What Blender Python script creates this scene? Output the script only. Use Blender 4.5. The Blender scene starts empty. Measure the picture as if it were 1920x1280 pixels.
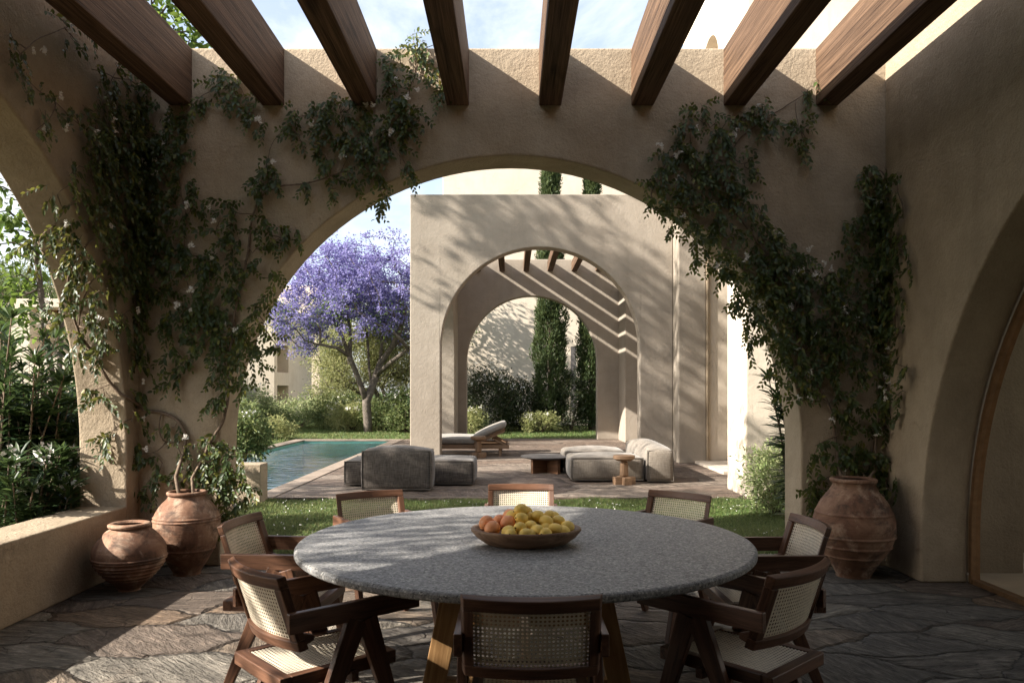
import bpy, math, random
import numpy as np
from mathutils import Vector, Matrix

SC = bpy.context.scene
COL = SC.collection
R = math.radians

# ------------------------------------------------------------------ camera
F_PX, HZ, EYE = 1459.0, 733.0, 1.46          # focal length and horizon of the 1920 px photograph, eye height
cam_d = bpy.data.cameras.new("camera")
cam_d.sensor_width = 36.0
cam_d.lens = F_PX / 1920.0 * 36.0
cam_d.shift_y = (HZ - 640.0) / 1920.0
cam_d.clip_end = 1000.0
cam = bpy.data.objects.new("camera", cam_d)
cam.location = (0, 0, EYE)
cam.rotation_euler = (R(90), 0, 0)
COL.objects.link(cam)
SC.camera = cam

# ------------------------------------------------------------------ world, sun, exposure
SUN_DIR = Vector((1.0, 0.37, -0.664)).normalized()      # the way the light travels
EL = math.asin(-SUN_DIR.z)
AZ = math.atan2(-SUN_DIR.x, -SUN_DIR.y)
world = bpy.data.worlds.new("World")
SC.world = world
world.use_nodes = True
wn, wl = world.node_tree.nodes, world.node_tree.links
wn.clear()
w_out = wn.new("ShaderNodeOutputWorld")
w_bg = wn.new("ShaderNodeBackground")
w_bg.inputs["Strength"].default_value = 0.10
sky = wn.new("ShaderNodeTexSky")
sky.sky_type = 'NISHITA'
sky.sun_disc = False
sky.sun_elevation = EL
sky.sun_rotation = AZ % (2 * math.pi)
sky.air_density = 1.0
sky.dust_density = 2.0
sky.ozone_density = 1.0
# thin broken cloud mixed into the sky, fixed to the compass directions
tc = wn.new("ShaderNodeTexCoord")
mp = wn.new("ShaderNodeMapping")
mp.inputs["Scale"].default_value = (1.6, 1.6, 3.4)
mp.inputs["Location"].default_value = (0.35, 0.1, 0.3)
cn = wn.new("ShaderNodeTexNoise")
cn.inputs["Scale"].default_value = 2.3
cn.inputs["Detail"].default_value = 8
cn.inputs["Roughness"].default_value = 0.6
cn.inputs["Distortion"].default_value = 0.4
cr = wn.new("ShaderNodeValToRGB")
cr.color_ramp.elements[0].position = 0.44
cr.color_ramp.elements[0].color = (0.32, 0.32, 0.32, 1)
cr.color_ramp.elements[1].position = 0.62
cr.color_ramp.elements[1].color = (0.92, 0.92, 0.92, 1)
mx = wn.new("ShaderNodeMix")
mx.data_type = 'RGBA'
mx.inputs[7].default_value = (4.7, 4.85, 5.0, 1)
wl.new(tc.outputs["Generated"], mp.inputs["Vector"])
wl.new(mp.outputs["Vector"], cn.inputs["Vector"])
wl.new(cn.outputs["Fac"], cr.inputs["Fac"])
wl.new(cr.outputs["Color"], mx.inputs[0])
wl.new(sky.outputs["Color"], mx.inputs[6])
wl.new(mx.outputs[2], w_bg.inputs["Color"])
wl.new(w_bg.outputs["Background"], w_out.inputs["Surface"])

sun_d = bpy.data.lights.new("sun", 'SUN')
sun_d.energy = 5.0
sun_d.angle = R(0.6)
sun_d.color = (1.0, 0.93, 0.83)
sun = bpy.data.objects.new("sun", sun_d)
sun.rotation_euler = SUN_DIR.to_track_quat('-Z', 'Y').to_euler()
sun.location = (-20, -8, 20)
COL.objects.link(sun)

SC.view_settings.view_transform = 'Standard'
SC.view_settings.look = 'None'
SC.view_settings.gamma = 1.0
SC.view_settings.exposure = 1.58
SC.render.engine = 'CYCLES'
SC.cycles.use_denoising = True
SC.cycles.max_bounces = 8
SC.cycles.diffuse_bounces = 5
SC.cycles.glossy_bounces = 3
SC.cycles.transmission_bounces = 4
SC.cycles.transparent_max_bounces = 10
SC.cycles.caustics_reflective = False
SC.cycles.caustics_refractive = False
SC.cycles.sample_clamp_indirect = 6.0


# ------------------------------------------------------------------ helpers
def at(px, py, Y):
    """A point of the photograph (1920 x 1280 px) at the depth Y."""
    return Vector(((px - 960.0) / F_PX * Y, Y, EYE - (py - HZ) / F_PX * Y))


def xat(px, Y):
    return (px - 960.0) / F_PX * Y


def tag(o, label=None, cat=None, group=None, kind=None):
    if label:
        o["label"] = label
    if cat:
        o["category"] = cat
    if group:
        o["group"] = group
    if kind:
        o["kind"] = kind
    return o


def thing(name, label, cat, loc=(0, 0, 0), rz=0.0, group=None):
    o = bpy.data.objects.new(name, None)
    o.empty_display_size = 0.1
    o.location = loc
    o.rotation_euler = (0, 0, rz)
    COL.objects.link(o)
    return tag(o, label, cat, group)


def dup(root, loc, rz=None, label=None):
    """A copy of a thing with copies of its parts and sub-parts (mesh data shared)."""
    r = root.copy()
    COL.objects.link(r)
    r.location = loc
    if rz is not None:
        r.rotation_euler = (0, 0, rz)
    if label:
        r["label"] = label
    for ch in list(root.children):
        c = ch.copy()
        COL.objects.link(c)
        c.parent = r
        for g in list(ch.children):
            d = g.copy()
            COL.objects.link(d)
            d.parent = c
    return r


def link(name, me, mat, parent=None, loc=None, smooth=False, bevel=0.0, seg=2):
    o = bpy.data.objects.new(name, me)
    if mat is not None and not me.materials:
        me.materials.append(mat)
    COL.objects.link(o)
    if parent is not None:
        o.parent = parent
    if loc is not None:
        o.location = loc
    if smooth:
        me.polygons.foreach_set("use_smooth", [True] * len(me.polygons))
    if bevel > 0:
        b = o.modifiers.new("bevel", 'BEVEL')
        b.width = bevel
        b.segments = seg
        b.limit_method = 'ANGLE'
        b.angle_limit = R(35)
        b.harden_normals = False
    return o


class MB:
    """Collects shapes; build() links them as one mesh object."""

    def __init__(self, seed=0):
        self.v, self.f, self.g = [], [], []
        self.rng = random.Random(seed)

    def add(self, vs, fs, gs=None):
        n = len(self.v)
        self.v += [tuple(p) for p in vs]
        self.g += [tuple(p) for p in (gs if gs is not None else vs)]
        self.f += [tuple(i + n for i in f) for f in fs]

    def box(self, x0, x1, y0, y1, z0, z1, M=None, grain=None):
        vs = [Vector((x, y, z)) for z in (z0, z1) for y in (y0, y1) for x in (x0, x1)]
        o = (self.rng.uniform(-9, 9), self.rng.uniform(-9, 9), self.rng.uniform(-9, 9))
        d = (abs(x1 - x0), abs(y1 - y0), abs(z1 - z0))
        k = sorted(range(3), key=lambda i: -d[i]) if grain is None else grain
        gs = [tuple(p[k[i]] + o[i] for i in range(3)) for p in vs]
        if M is not None:
            vs = [M @ p for p in vs]
        self.add(vs, [(0, 2, 3, 1), (4, 5, 7, 6), (0, 1, 5, 4), (2, 6, 7, 3), (0, 4, 6, 2), (1, 3, 7, 5)], gs)

    def board(self, p0, p1, side, w0, t0, w1=None, t1=None):
        """A board from p0 to p1: w across SIDE, t across the third direction; grain runs along it."""
        w1 = w0 if w1 is None else w1
        t1 = t0 if t1 is None else t1
        p0, p1 = Vector(p0), Vector(p1)
        d = (p1 - p0)
        L = d.length
        d.normalize()
        s = Vector(side)
        s = (s - d * s.dot(d)).normalized()
        n = d.cross(s)
        o = (self.rng.uniform(-9, 9), self.rng.uniform(-9, 9), self.rng.uniform(-9, 9))
        vs, gs = [], []
        for p, w, t, a in ((p0, w0, t0, 0.0), (p1, w1, t1, L)):
            for u, q in ((-1, -1), (1, -1), (1, 1), (-1, 1)):
                vs.append(p + s * (u * w / 2) + n * (q * t / 2))
                gs.append((a + o[0], u * w / 2 + o[1], q * t / 2 + o[2]))
        self.add(vs, [(3, 2, 1, 0), (4, 5, 6, 7), (0, 1, 5, 4), (1, 2, 6, 5), (2, 3, 7, 6), (3, 0, 4, 7)], gs)

    def tube(self, pts, rad, n=8, caps=True):
        pts = [Vector(p) for p in pts]
        m = len(pts)
        if not hasattr(rad, "__len__"):
            rad = [rad] * m
        base = len(self.v)
        ref = Vector((0.31, 0.23, 0.92))
        prev = None
        L = 0.0
        o = (self.rng.uniform(-9, 9), self.rng.uniform(-9, 9))
        for i, p in enumerate(pts):
            a, b = pts[max(i - 1, 0)], pts[min(i + 1, m - 1)]
            t = (b - a)
            if t.length < 1e-9:
                t = Vector((0, 0, 1))
            t.normalize()
            if prev is None:
                u = t.cross(ref if abs(t.dot(ref)) < 0.95 else Vector((1, 0, 0))).normalized()
            else:
                u = (prev - t * prev.dot(t))
                u = u.normalized() if u.length > 1e-6 else t.cross(ref).normalized()
            prev = u
            w = t.cross(u)
            if i:
                L += (p - pts[i - 1]).length
            for k in range(n):
                an = 2 * math.pi * k / n
                q = (u * math.cos(an) + w * math.sin(an)) * rad[i]
                self.v.append(tuple(p + q))
                self.g.append((L + o[0], math.cos(an) * rad[i] + o[1], math.sin(an) * rad[i]))
        for i in range(m - 1):
            for k in range(n):
                k2 = (k + 1) % n
                self.f.append((base + i * n + k, base + i * n + k2, base + (i + 1) * n + k2, base + (i + 1) * n + k))
        if caps:
            self.f.append(tuple(base + k for k in reversed(range(n))))
            self.f.append(tuple(base + (m - 1) * n + k for k in range(n)))

    def lathe(self, prof, n=48, c=(0, 0, 0), sx=1.0, sy=1.0, close=False):
        base = len(self.v)
        m = len(prof)
        for r, z in prof:
            for k in range(n):
                an = 2 * math.pi * k / n
                p = (c[0] + r * sx * math.cos(an), c[1] + r * sy * math.sin(an), c[2] + z)
                self.v.append(p)
                self.g.append(p)
        for i in range(m - 1):
            for k in range(n):
                k2 = (k + 1) % n
                self.f.append((base + i * n + k, base + i * n + k2, base + (i + 1) * n + k2, base + (i + 1) * n + k))
        self.f.append(tuple(base + k for k in reversed(range(n))))
        self.f.append(tuple(base + (m - 1) * n + k for k in range(n)))

    def build(self, name, mat, parent=None, loc=None, origin=None, smooth=False, bevel=0.0, seg=2):
        me = bpy.data.meshes.new(name)
        v = self.v
        if origin is not None:
            ox, oy, oz = origin
            v = [(a - ox, b - oy, c - oz) for a, b, c in v]
        me.from_pydata(v, [], self.f)
        at_ = me.attributes.new("gc", 'FLOAT_VECTOR', 'POINT')
        at_.data.foreach_set("vector", np.array(self.g, dtype=np.float32).ravel())
        me.update()
        return link(name, me, mat, parent, loc, smooth, bevel, seg)


def np_mesh(name, V, faces, rnd=None):
    """faces: list of int arrays (n, k)."""
    me = bpy.data.meshes.new(name)
    V = np.ascontiguousarray(V, dtype=np.float32)
    me.vertices.add(len(V))
    me.vertices.foreach_set("co", V.ravel())
    loops = np.concatenate([f.ravel() for f in faces]).astype(np.int32)
    tot = np.concatenate([np.full(len(f), f.shape[1], dtype=np.int32) for f in faces])
    start = np.concatenate([[0], np.cumsum(tot)[:-1]]).astype(np.int32)
    me.loops.add(len(loops))
    me.loops.foreach_set("vertex_index", loops)
    me.polygons.add(len(tot))
    me.polygons.foreach_set("loop_start", start)
    if rnd is not None:
        a = me.attributes.new("rnd", 'FLOAT', 'POINT')
        a.data.foreach_set("value", np.ascontiguousarray(rnd, dtype=np.float32))
    me.update(calc_edges=True)
    return me


def unit(a):
    return a / np.maximum(np.linalg.norm(a, axis=1, keepdims=True), 1e-9)


def leaf_arrays(P, D, L, W, rng, fold=0.25, droop=0.15, hi=False, Nrm=None):
    """Leaves at P pointing along D. Low: 4 vertices, folded at the midrib. High: 8 vertices, curved blade."""
    n = len(P)
    D = unit(D)
    if Nrm is None:
        Nrm = rng.normal(size=(n, 3)) * 0.7 + np.array([0, 0, 0.8])
    S = unit(np.cross(D, Nrm))
    N = np.cross(S, D)
    L = np.asarray(L).reshape(-1, 1) * np.ones((n, 1))
    W = np.asarray(W).reshape(-1, 1) * np.ones((n, 1))
    down = np.array([[0, 0, -1.0]])
    r = rng.random(n)
    if not hi:
        t = P + D * L + down * droop * L
        m = P + D * L * 0.45 + down * droop * L * 0.2
        l_ = m + S * W * 0.5 + N * W * fold
        r_ = m - S * W * 0.5 + N * W * fold
        V = np.stack([P, l_, t, r_], 1).reshape(-1, 3)
        b = (np.arange(n) * 4)[:, None]
        F = [np.concatenate([b + np.array([[0, 2, 1]]), b + np.array([[0, 3, 2]])])]
        return V, F, np.repeat(r, 4)
    m1 = P + D * L * 0.30 + down * droop * L * 0.09
    m2 = P + D * L * 0.65 + down * droop * L * 0.42
    t = P + D * L + down * droop * L
    l1 = m1 + S * W * 0.46 + N * W * fold
    r1 = m1 - S * W * 0.46 + N * W * fold
    l2 = m2 + S * W * 0.42 + N * W * fold
    r2 = m2 - S * W * 0.42 + N * W * fold
    V = np.stack([P, m1, m2, t, l1, r1, l2, r2], 1).reshape(-1, 3)
    b = (np.arange(n) * 8)[:, None]
    tri = np.concatenate([b + np.array([[0, 5, 1]]), b + np.array([[0, 1, 4]]), b + np.array([[2, 7, 3]]), b + np.array([[6, 2, 3]])])
    quad = np.concatenate([b + np.array([[1, 5, 7, 2]]), b + np.array([[4, 1, 2, 6]])])
    return V, [tri, quad], np.repeat(r, 8)


def foliage(name, parts, mat, parent=None, origin=None):
    """parts: list of (V, faces, rnd); linked as one mesh."""
    off, VV, FF, RR = 0, [], {}, []
    for V, F, r in parts:
        VV.append(V)
        RR.append(r)
        for f in F:
            FF.setdefault(f.shape[1], []).append(f + off)
        off += len(V)
    V = np.concatenate(VV)
    if origin is not None:
        V = V - np.array(origin)[None, :]
    me = np_mesh(name, V, [np.concatenate(FF[k]) for k in sorted(FF)], np.concatenate(RR))
    return link(name, me, mat, parent)


# ------------------------------------------------------------------ materials
class NT:
    def __init__(self, name):
        self.m = bpy.data.materials.new(name)
        self.m.use_nodes = True
        self.n, self.l = self.m.node_tree.nodes, self.m.node_tree.links
        self.n.clear()
        self.out = self.n.new("ShaderNodeOutputMaterial")

    def node(self, t, **kw):
        x = self.n.new(t)
        for k, v in kw.items():
            if k == "ins":
                for a, b in v.items():
                    if hasattr(b, "links") or isinstance(b, bpy.types.NodeSocket):
                        self.l.new(b, x.inputs[a])
                    else:
                        x.inputs[a].default_value = b
            else:
                setattr(x, k, v)
        return x

    def noise(self, vec, scale, detail=4, rough=0.55, dist=0.0, dim='3D'):
        return self.node("ShaderNodeTexNoise", noise_dimensions=dim,
                         ins={"Vector": vec, "Scale": scale, "Detail": detail, "Roughness": rough, "Distortion": dist}).outputs["Fac"]

    def mapv(self, vec, scale=(1, 1, 1), rot=(0, 0, 0), loc=(0, 0, 0)):
        return self.node("ShaderNodeMapping", ins={"Vector": vec, "Scale": scale, "Rotation": rot, "Location": loc}).outputs["Vector"]

    def ramp(self, fac, stops, interp='LINEAR'):
        x = self.node("ShaderNodeValToRGB", ins={"Fac": fac})
        x.color_ramp.interpolation = interp
        e = x.color_ramp.elements
        while len(e) < len(stops):
            e.new(0.5)
        for i, (p, c) in enumerate(stops):
            e[i].position = p
            e[i].color = (c[0], c[1], c[2], 1) if hasattr(c, "__len__") else (c, c, c, 1)
        return x.outputs["Color"]

    def mix(self, fac, a, b, blend='MIX'):
        x = self.node("ShaderNodeMix", data_type='RGBA', blend_type=blend)
        for i, s in ((0, fac), (6, a), (7, b)):
            if isinstance(s, bpy.types.NodeSocket):
                self.l.new(s, x.inputs[i])
            elif hasattr(s, "__len__"):
                x.inputs[i].default_value = (s[0], s[1], s[2], 1)
            else:
                x.inputs[i].default_value = s
        return x.outputs[2]

    def math(self, op, a, b=0.0, c=None, clamp=False):
        x = self.node("ShaderNodeMath", operation=op, use_clamp=clamp)
        for i, s in enumerate((a, b) if c is None else (a, b, c)):
            if isinstance(s, bpy.types.NodeSocket):
                self.l.new(s, x.inputs[i])
            else:
                x.inputs[i].default_value = s
        return x.outputs[0]

    def bump(self, h, strength=0.3, dist=0.01, normal=None):
        ins = {"Height": h, "Strength": strength, "Distance": dist}
        if normal is not None:
            ins["Normal"] = normal
        return self.node("ShaderNodeBump", ins=ins).outputs["Normal"]

    def pbr(self, col, rough=0.8, normal=None, spec=0.3, **kw):
        x = self.node("ShaderNodeBsdfPrincipled")
        for k, s in (("Base Color", col), ("Roughness", rough), ("Normal", normal), ("Specular IOR Level", spec), *kw.items()):
            if s is None:
                continue
            if isinstance(s, bpy.types.NodeSocket):
                self.l.new(s, x.inputs[k])
            elif hasattr(s, "__len__") and len(s) == 3:
                x.inputs[k].default_value = (s[0], s[1], s[2], 1)
            else:
                x.inputs[k].default_value = s
        return x.outputs[0]

    def done(self, sh):
        self.l.new(sh, self.out.inputs["Surface"])
        return self.m

    def obj(self):
        return self.node("ShaderNodeTexCoord").outputs["Object"]

    def pos(self):
        return self.node("ShaderNodeNewGeometry").outputs["Position"]

    def attr(self, name, out="Fac"):
        return self.node("ShaderNodeAttribute", attribute_name=name).outputs[out]


def m_plaster(name, a, b, grain=1.0, scale=1.0):
    t = NT(name)
    p = t.pos()
    big = t.noise(p, 0.55 * scale, 5, 0.6, 0.3)
    mid = t.noise(p, 3.5 * scale, 5, 0.65, 0.4)
    f = t.math('ADD', t.math('MULTIPLY', big, 0.6), t.math('MULTIPLY', mid, 0.4))
    col = t.ramp(f, [(0.34, a), (0.64, b)])
    spk = t.noise(p, 95 * scale, 3, 0.6)
    col = t.mix(t.math('MULTIPLY', t.ramp(spk, [(0.30, 1.0), (0.44, 0.0)]), 0.35), col, tuple(c * 0.55 for c in a))
    # rain streaks and old patches
    st = t.noise(t.mapv(p, (5.0, 5.0, 0.35)), 1.0, 4, 0.6)
    col = t.mix(t.math('MULTIPLY', t.ramp(st, [(0.52, 0.0), (0.72, 1.0)]), 0.22), col, tuple(c * 0.72 for c in a))
    wv = t.node("ShaderNodeTexNoise", ins={"Vector": p, "Scale": 2.6, "Detail": 5.0, "Roughness": 0.65}).outputs["Color"]
    wq = t.node("ShaderNodeVectorMath", operation='MULTIPLY_ADD', ins={0: wv, 1: (0.7, 0.7, 0.7), 2: p})
    ck = t.node("ShaderNodeTexVoronoi", feature='DISTANCE_TO_EDGE', ins={"Vector": wq.outputs[0], "Scale": 0.55 * scale}).outputs["Distance"]
    ckm = t.math('MULTIPLY', t.ramp(ck, [(0.0, 1.0), (0.006, 0.0)]), t.ramp(t.noise(p, 0.9, 3, 0.6), [(0.50, 0.0), (0.62, 1.0)]))
    col = t.mix(t.math('MULTIPLY', ckm, 0.5), col, tuple(c * 0.4 for c in a))
    h = t.math('ADD', t.noise(p, 44 * scale, 6, 0.7), t.math('MULTIPLY', t.noise(p, 16 * scale, 3, 0.5), 0.8))
    h = t.math('ADD', h, t.math('MULTIPLY', t.noise(p, 2.2 * scale, 2, 0.5), 1.4))
    n = t.bump(h, 0.55 * grain, 0.016)
    return t.done(t.pbr(col, 0.92, n, 0.15))


def m_wood(name, dark, light, rough=0.55, scale=1.0, bump=0.25, spec=0.3, wf=0.25, ff=(14, 420, 420), lx=1.6):
    t = NT(name)
    g = t.attr("gc", "Vector")
    warp = t.noise(t.mapv(g, (0.75 * lx * scale, 6 * scale, 6 * scale)), 1.0, 3, 0.5)
    gv = t.node("ShaderNodeVectorMath", operation='ADD', ins={0: t.mapv(g, (lx * scale, 34 * scale, 34 * scale))})
    wv = t.node("ShaderNodeCombineXYZ", ins={"X": 0.0, "Y": t.math('MULTIPLY', warp, 4.0), "Z": t.math('MULTIPLY', warp, 3.0)})
    t.l.new(wv.outputs[0], gv.inputs[1])
    ring = t.noise(gv.outputs[0], 1.0, 5, 0.62)
    fine = t.noise(t.mapv(g, tuple(q * scale for q in ff)), 1.0, 3, 0.6)
    f = t.math('ADD', t.math('MULTIPLY', ring, 1 - wf), t.math('MULTIPLY', fine, wf))
    col = t.ramp(f, [(0.33, dark), (0.50, tuple((x + y) / 2 for x, y in zip(dark, light))), (0.66, light)])
    knot = t.noise(t.mapv(g, (2.0, 9, 9)), 1.0, 2, 0.5)
    col = t.mix(t.math('MULTIPLY', t.ramp(knot, [(0.62, 0.0), (0.74, 1.0)]), 0.5), col, tuple(c * 0.5 for c in dark))
    n = t.bump(f, bump, 0.006)
    return t.done(t.pbr(col, rough, n, spec))


def m_leaf(name, stops, transl=0.35, rough=0.5, spec=0.3):
    t = NT(name)
    col = t.ramp(t.attr("rnd"), stops)
    pr = t.pbr(col, rough, None, spec)
    tr = t.node("ShaderNodeBsdfTranslucent")
    t.l.new(t.mix(0.55, col, tuple(min(1.0, c * 1.9) for c in stops[-1][1])), tr.inputs["Color"])
    mxs = t.node("ShaderNodeMixShader", ins={0: transl, 1: pr, 2: tr.outputs[0]})
    return t.done(mxs.outputs[0])


def m_simple(name, col, rough=0.6, spec=0.3, nscale=0, namp=0.2, bscale=0, bstr=0.2, bdist=0.004, **kw):
    t = NT(name)
    p = t.obj()
    c = col
    if nscale:
        c = t.ramp(t.noise(p, nscale, 5, 0.6), [(0.3, tuple(x * (1 - namp) for x in col)), (0.7, tuple(min(1, x * (1 + namp)) for x in col))])
    n = t.bump(t.noise(p, bscale, 4, 0.6), bstr, bdist) if bscale else None
    return t.done(t.pbr(c, rough, n, spec, **kw))


def m_flag(name, cols, sc=(1.3, 2.5), rot=0.45, joint=(0.03, 0.025, 0.02), bump=1.0, loc=(0, 0, 0)):
    """Crazy paving: irregular flat stones with their own colour and layered grain, narrow dark joints."""
    t = NT(name)
    p = t.pos()
    wob = t.node("ShaderNodeTexNoise", ins={"Vector": p, "Scale": 1.9, "Detail": 5, "Roughness": 0.6}).outputs["Color"]
    wsub = t.node("ShaderNodeVectorMath", operation='MULTIPLY_ADD', ins={0: wob, 1: (0.34, 0.34, 0.0), 2: p})
    q = t.mapv(wsub.outputs[0], (sc[0], sc[1], 0.0), (0, 0, rot), loc)
    kw = {"Vector": q, "Scale": 1.0, "Randomness": 0.95}
    vc = t.node("ShaderNodeTexVoronoi", voronoi_dimensions='2D', feature='F1', ins=kw)
    ve = t.node("ShaderNodeTexVoronoi", voronoi_dimensions='2D', feature='DISTANCE_TO_EDGE', ins=kw)
    sep = t.node("ShaderNodeSeparateColor", ins={0: vc.outputs["Color"]})
    ids, id2 = sep.outputs[0], sep.outputs[1]
    n = len(cols)
    base = t.ramp(ids, [(i / n, c) for i, c in enumerate(cols)], 'CONSTANT')
    rotv = t.node("ShaderNodeVectorRotate", rotation_type='Z_AXIS', ins={"Vector": p, "Angle": t.math('MULTIPLY_ADD', id2, 2.2, -0.7)})
    off = t.node("ShaderNodeVectorMath", operation='ADD', ins={0: rotv.outputs[0], 1: vc.outputs["Color"]})
    g1 = t.noise(t.mapv(off.outputs[0], (3.0, 17.0, 1)), 1.0, 8, 0.68, 0.9)
    g2 = t.noise(t.mapv(off.outputs[0], (16, 50.0, 1)), 1.0, 4, 0.65, 0.3)
    g3 = t.noise(p, 6.0, 6, 0.65)
    g = t.math('ADD', t.math('ADD', t.math('MULTIPLY', g1, 0.5), t.math('MULTIPLY', g2, 0.28)), t.math('MULTIPLY', g3, 0.22))
    tone = t.ramp(g, [(0.34, 0.15), (0.43, 0.62), (0.52, 1.0), (0.64, 2.1)])
    col = t.mix(1.0, base, tone, 'MULTIPLY')
    stain = t.noise(p, 2.6, 5, 0.62)
    col = t.mix(t.math('MULTIPLY', t.ramp(stain, [(0.58, 0.0), (0.72, 1.0)]), 0.35), col, (0.16, 0.105, 0.07))
    wid = t.math('MULTIPLY_ADD', t.noise(p, 7.0, 5, 0.75), 0.070, -0.022)
    jm = t.node("ShaderNodeMapRange", interpolation_type='SMOOTHSTEP', ins={"Value": ve.outputs["Distance"], "From Min": 0.0, "From Max": wid, "To Min": 1.0, "To Max": 0.0}).outputs[0]
    col = t.mix(t.math('MULTIPLY', jm, 0.75), col, joint)
    q2 = t.mapv(wsub.outputs[0], (sc[0] * 2.3, sc[1] * 2.0, 0.0), (0, 0, rot + 0.9), (7.3, 1.9, 0))
    v2 = t.node("ShaderNodeTexVoronoi", voronoi_dimensions='2D', feature='DISTANCE_TO_EDGE', ins={"Vector": q2, "Scale": 1.0, "Randomness": 1.0}).outputs["Distance"]
    crk = t.math('MULTIPLY', t.ramp(v2, [(0.0, 1.0), (0.022, 0.0)]), t.ramp(t.noise(p, 2.1, 4, 0.65), [(0.50, 0.0), (0.58, 1.0)]))
    col = t.mix(t.math('MULTIPLY', crk, 0.7), col, joint)
    jm = t.math('MAXIMUM', jm, t.math('MULTIPLY', crk, 0.8))
    edge = t.node("ShaderNodeMapRange", interpolation_type='SMOOTHSTEP', ins={"Value": ve.outputs["Distance"], "From Min": 0.0, "From Max": 0.075, "To Min": 0.0, "To Max": 1.0}).outputs[0]
    h = t.math('ADD', t.math('MULTIPLY', edge, 1.0), t.math('MULTIPLY', g, 2.0))
    h = t.math('ADD', h, t.math('MULTIPLY', id2, 0.25))
    h = t.math('SUBTRACT', h, t.math('MULTIPLY', jm, 0.5))
    nn = t.bump(h, 1.0 * bump, 0.07)
    rg = t.ramp(g, [(0.3, 0.85), (0.7, 0.55)])
    return t.done(t.pbr(col, rg, nn, 0.3))


M = {}
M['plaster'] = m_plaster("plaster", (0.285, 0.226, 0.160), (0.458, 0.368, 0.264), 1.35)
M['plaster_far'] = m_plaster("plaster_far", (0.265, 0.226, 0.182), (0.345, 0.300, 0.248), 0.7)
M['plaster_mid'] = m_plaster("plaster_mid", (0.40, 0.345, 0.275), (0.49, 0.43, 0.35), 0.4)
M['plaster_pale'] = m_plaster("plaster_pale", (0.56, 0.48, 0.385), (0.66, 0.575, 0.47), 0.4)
M['beam'] = m_wood("beam_oak", (0.018, 0.0095, 0.0062), (0.19, 0.117, 0.073), 0.7, 0.7, 1.0, 0.15, 0.5, (3, 170, 170), 0.5)
M['walnut'] = m_wood("walnut", (0.030, 0.0125, 0.007), (0.185, 0.090, 0.052), 0.42, 1.3, 0.2, 0.4)
M['oak'] = m_wood("oiled_oak", (0.17, 0.085, 0.03), (0.42, 0.25, 0.11), 0.5, 1.0, 0.25)
M['teak'] = m_wood("teak", (0.15, 0.087, 0.050), (0.29, 0.185, 0.112), 0.55, 1.0, 0.2)
M['dark_teak'] = m_wood("dark_teak", (0.09, 0.04, 0.02), (0.22, 0.11, 0.055), 0.5, 1.0, 0.2)
M['bowl'] = m_wood("bowl_wood", (0.085, 0.045, 0.026), (0.30, 0.19, 0.12), 0.55, 1.0, 0.25, 0.25)
M['cane'] = m_simple("cane", (0.72, 0.63, 0.49), 0.5, 0.35, 60, 0.14)
M['floor'] = m_flag("flagstone", [(0.165, 0.143, 0.118), (0.20, 0.176, 0.146), (0.13, 0.113, 0.095), (0.185, 0.128, 0.086), (0.19, 0.168, 0.138), (0.15, 0.115, 0.09), (0.235, 0.205, 0.165), (0.145, 0.128, 0.108), (0.185, 0.142, 0.104)])
M['terrace'] = m_flag("terrace_stone", [(0.165, 0.122, 0.094), (0.21, 0.16, 0.125), (0.14, 0.105, 0.085), (0.18, 0.13, 0.098), (0.225, 0.18, 0.143)], (0.55, 1.2), 0.1, (0.06, 0.045, 0.035), 0.9, (3, 2, 0))


def m_table():
    t = NT("grey_stone")
    p = t.obj()
    a = t.noise(p, 150, 3, 0.7)
    b = t.noise(p, 70, 4, 0.7)
    v = t.node("ShaderNodeTexVoronoi", ins={"Vector": p, "Scale": 130.0}).outputs["Color"]
    s = t.node("ShaderNodeSeparateColor", ins={0: v}).outputs[0]
    f = t.math('ADD', t.math('MULTIPLY', a, 0.4), t.math('MULTIPLY', b, 0.6))
    col = t.ramp(f, [(0.36, (0.10, 0.10, 0.10)), (0.5, (0.215, 0.211, 0.208)), (0.62, (0.33, 0.322, 0.312))])
    col = t.mix(t.ramp(s, [(0.90, 0.0), (0.94, 0.8)]), col, (0.46, 0.44, 0.40))
    col = t.mix(t.ramp(s, [(0.08, 0.75), (0.13, 0.0)]), col, (0.055, 0.052, 0.05))
    return t.done(t.pbr(col, t.ramp(b, [(0.3, 0.62), (0.7, 0.45)]), t.bump(f, 0.12, 0.002), 0.35))


def m_terracotta():
    t = NT("terracotta")
    p = t.obj()
    f = t.noise(p, 4.0, 7, 0.65, 0.6)
    col = t.ramp(f, [(0.30, (0.085, 0.042, 0.027)), (0.48, (0.19, 0.098, 0.060)), (0.66, (0.33, 0.20, 0.13))])
    pale = t.noise(p, 7.0, 6, 0.7, 0.2)
    col = t.mix(t.math('MULTIPLY', t.ramp(pale, [(0.52, 0.0), (0.66, 1.0)]), 0.6), col, (0.50, 0.37, 0.27))
    soot = t.noise(t.mapv(p, (1, 1, 1.6)), 5.0, 8, 0.72, 0.5)
    col = t.mix(t.math('MULTIPLY', t.ramp(soot, [(0.50, 0.0), (0.64, 1.0)]), 0.85), col, (0.06, 0.038, 0.028))
    h = t.math('ADD', t.math('ADD', t.noise(p, 40, 5, 0.65), t.math('MULTIPLY', t.noise(p, 7, 3, 0.5), 1.2)), t.math('MULTIPLY', t.noise(t.mapv(p, (2, 2, 60)), 1.0, 3, 0.5), 1.0))
    return t.done(t.pbr(col, 0.75, t.bump(h, 0.3, 0.008), 0.25))


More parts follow.
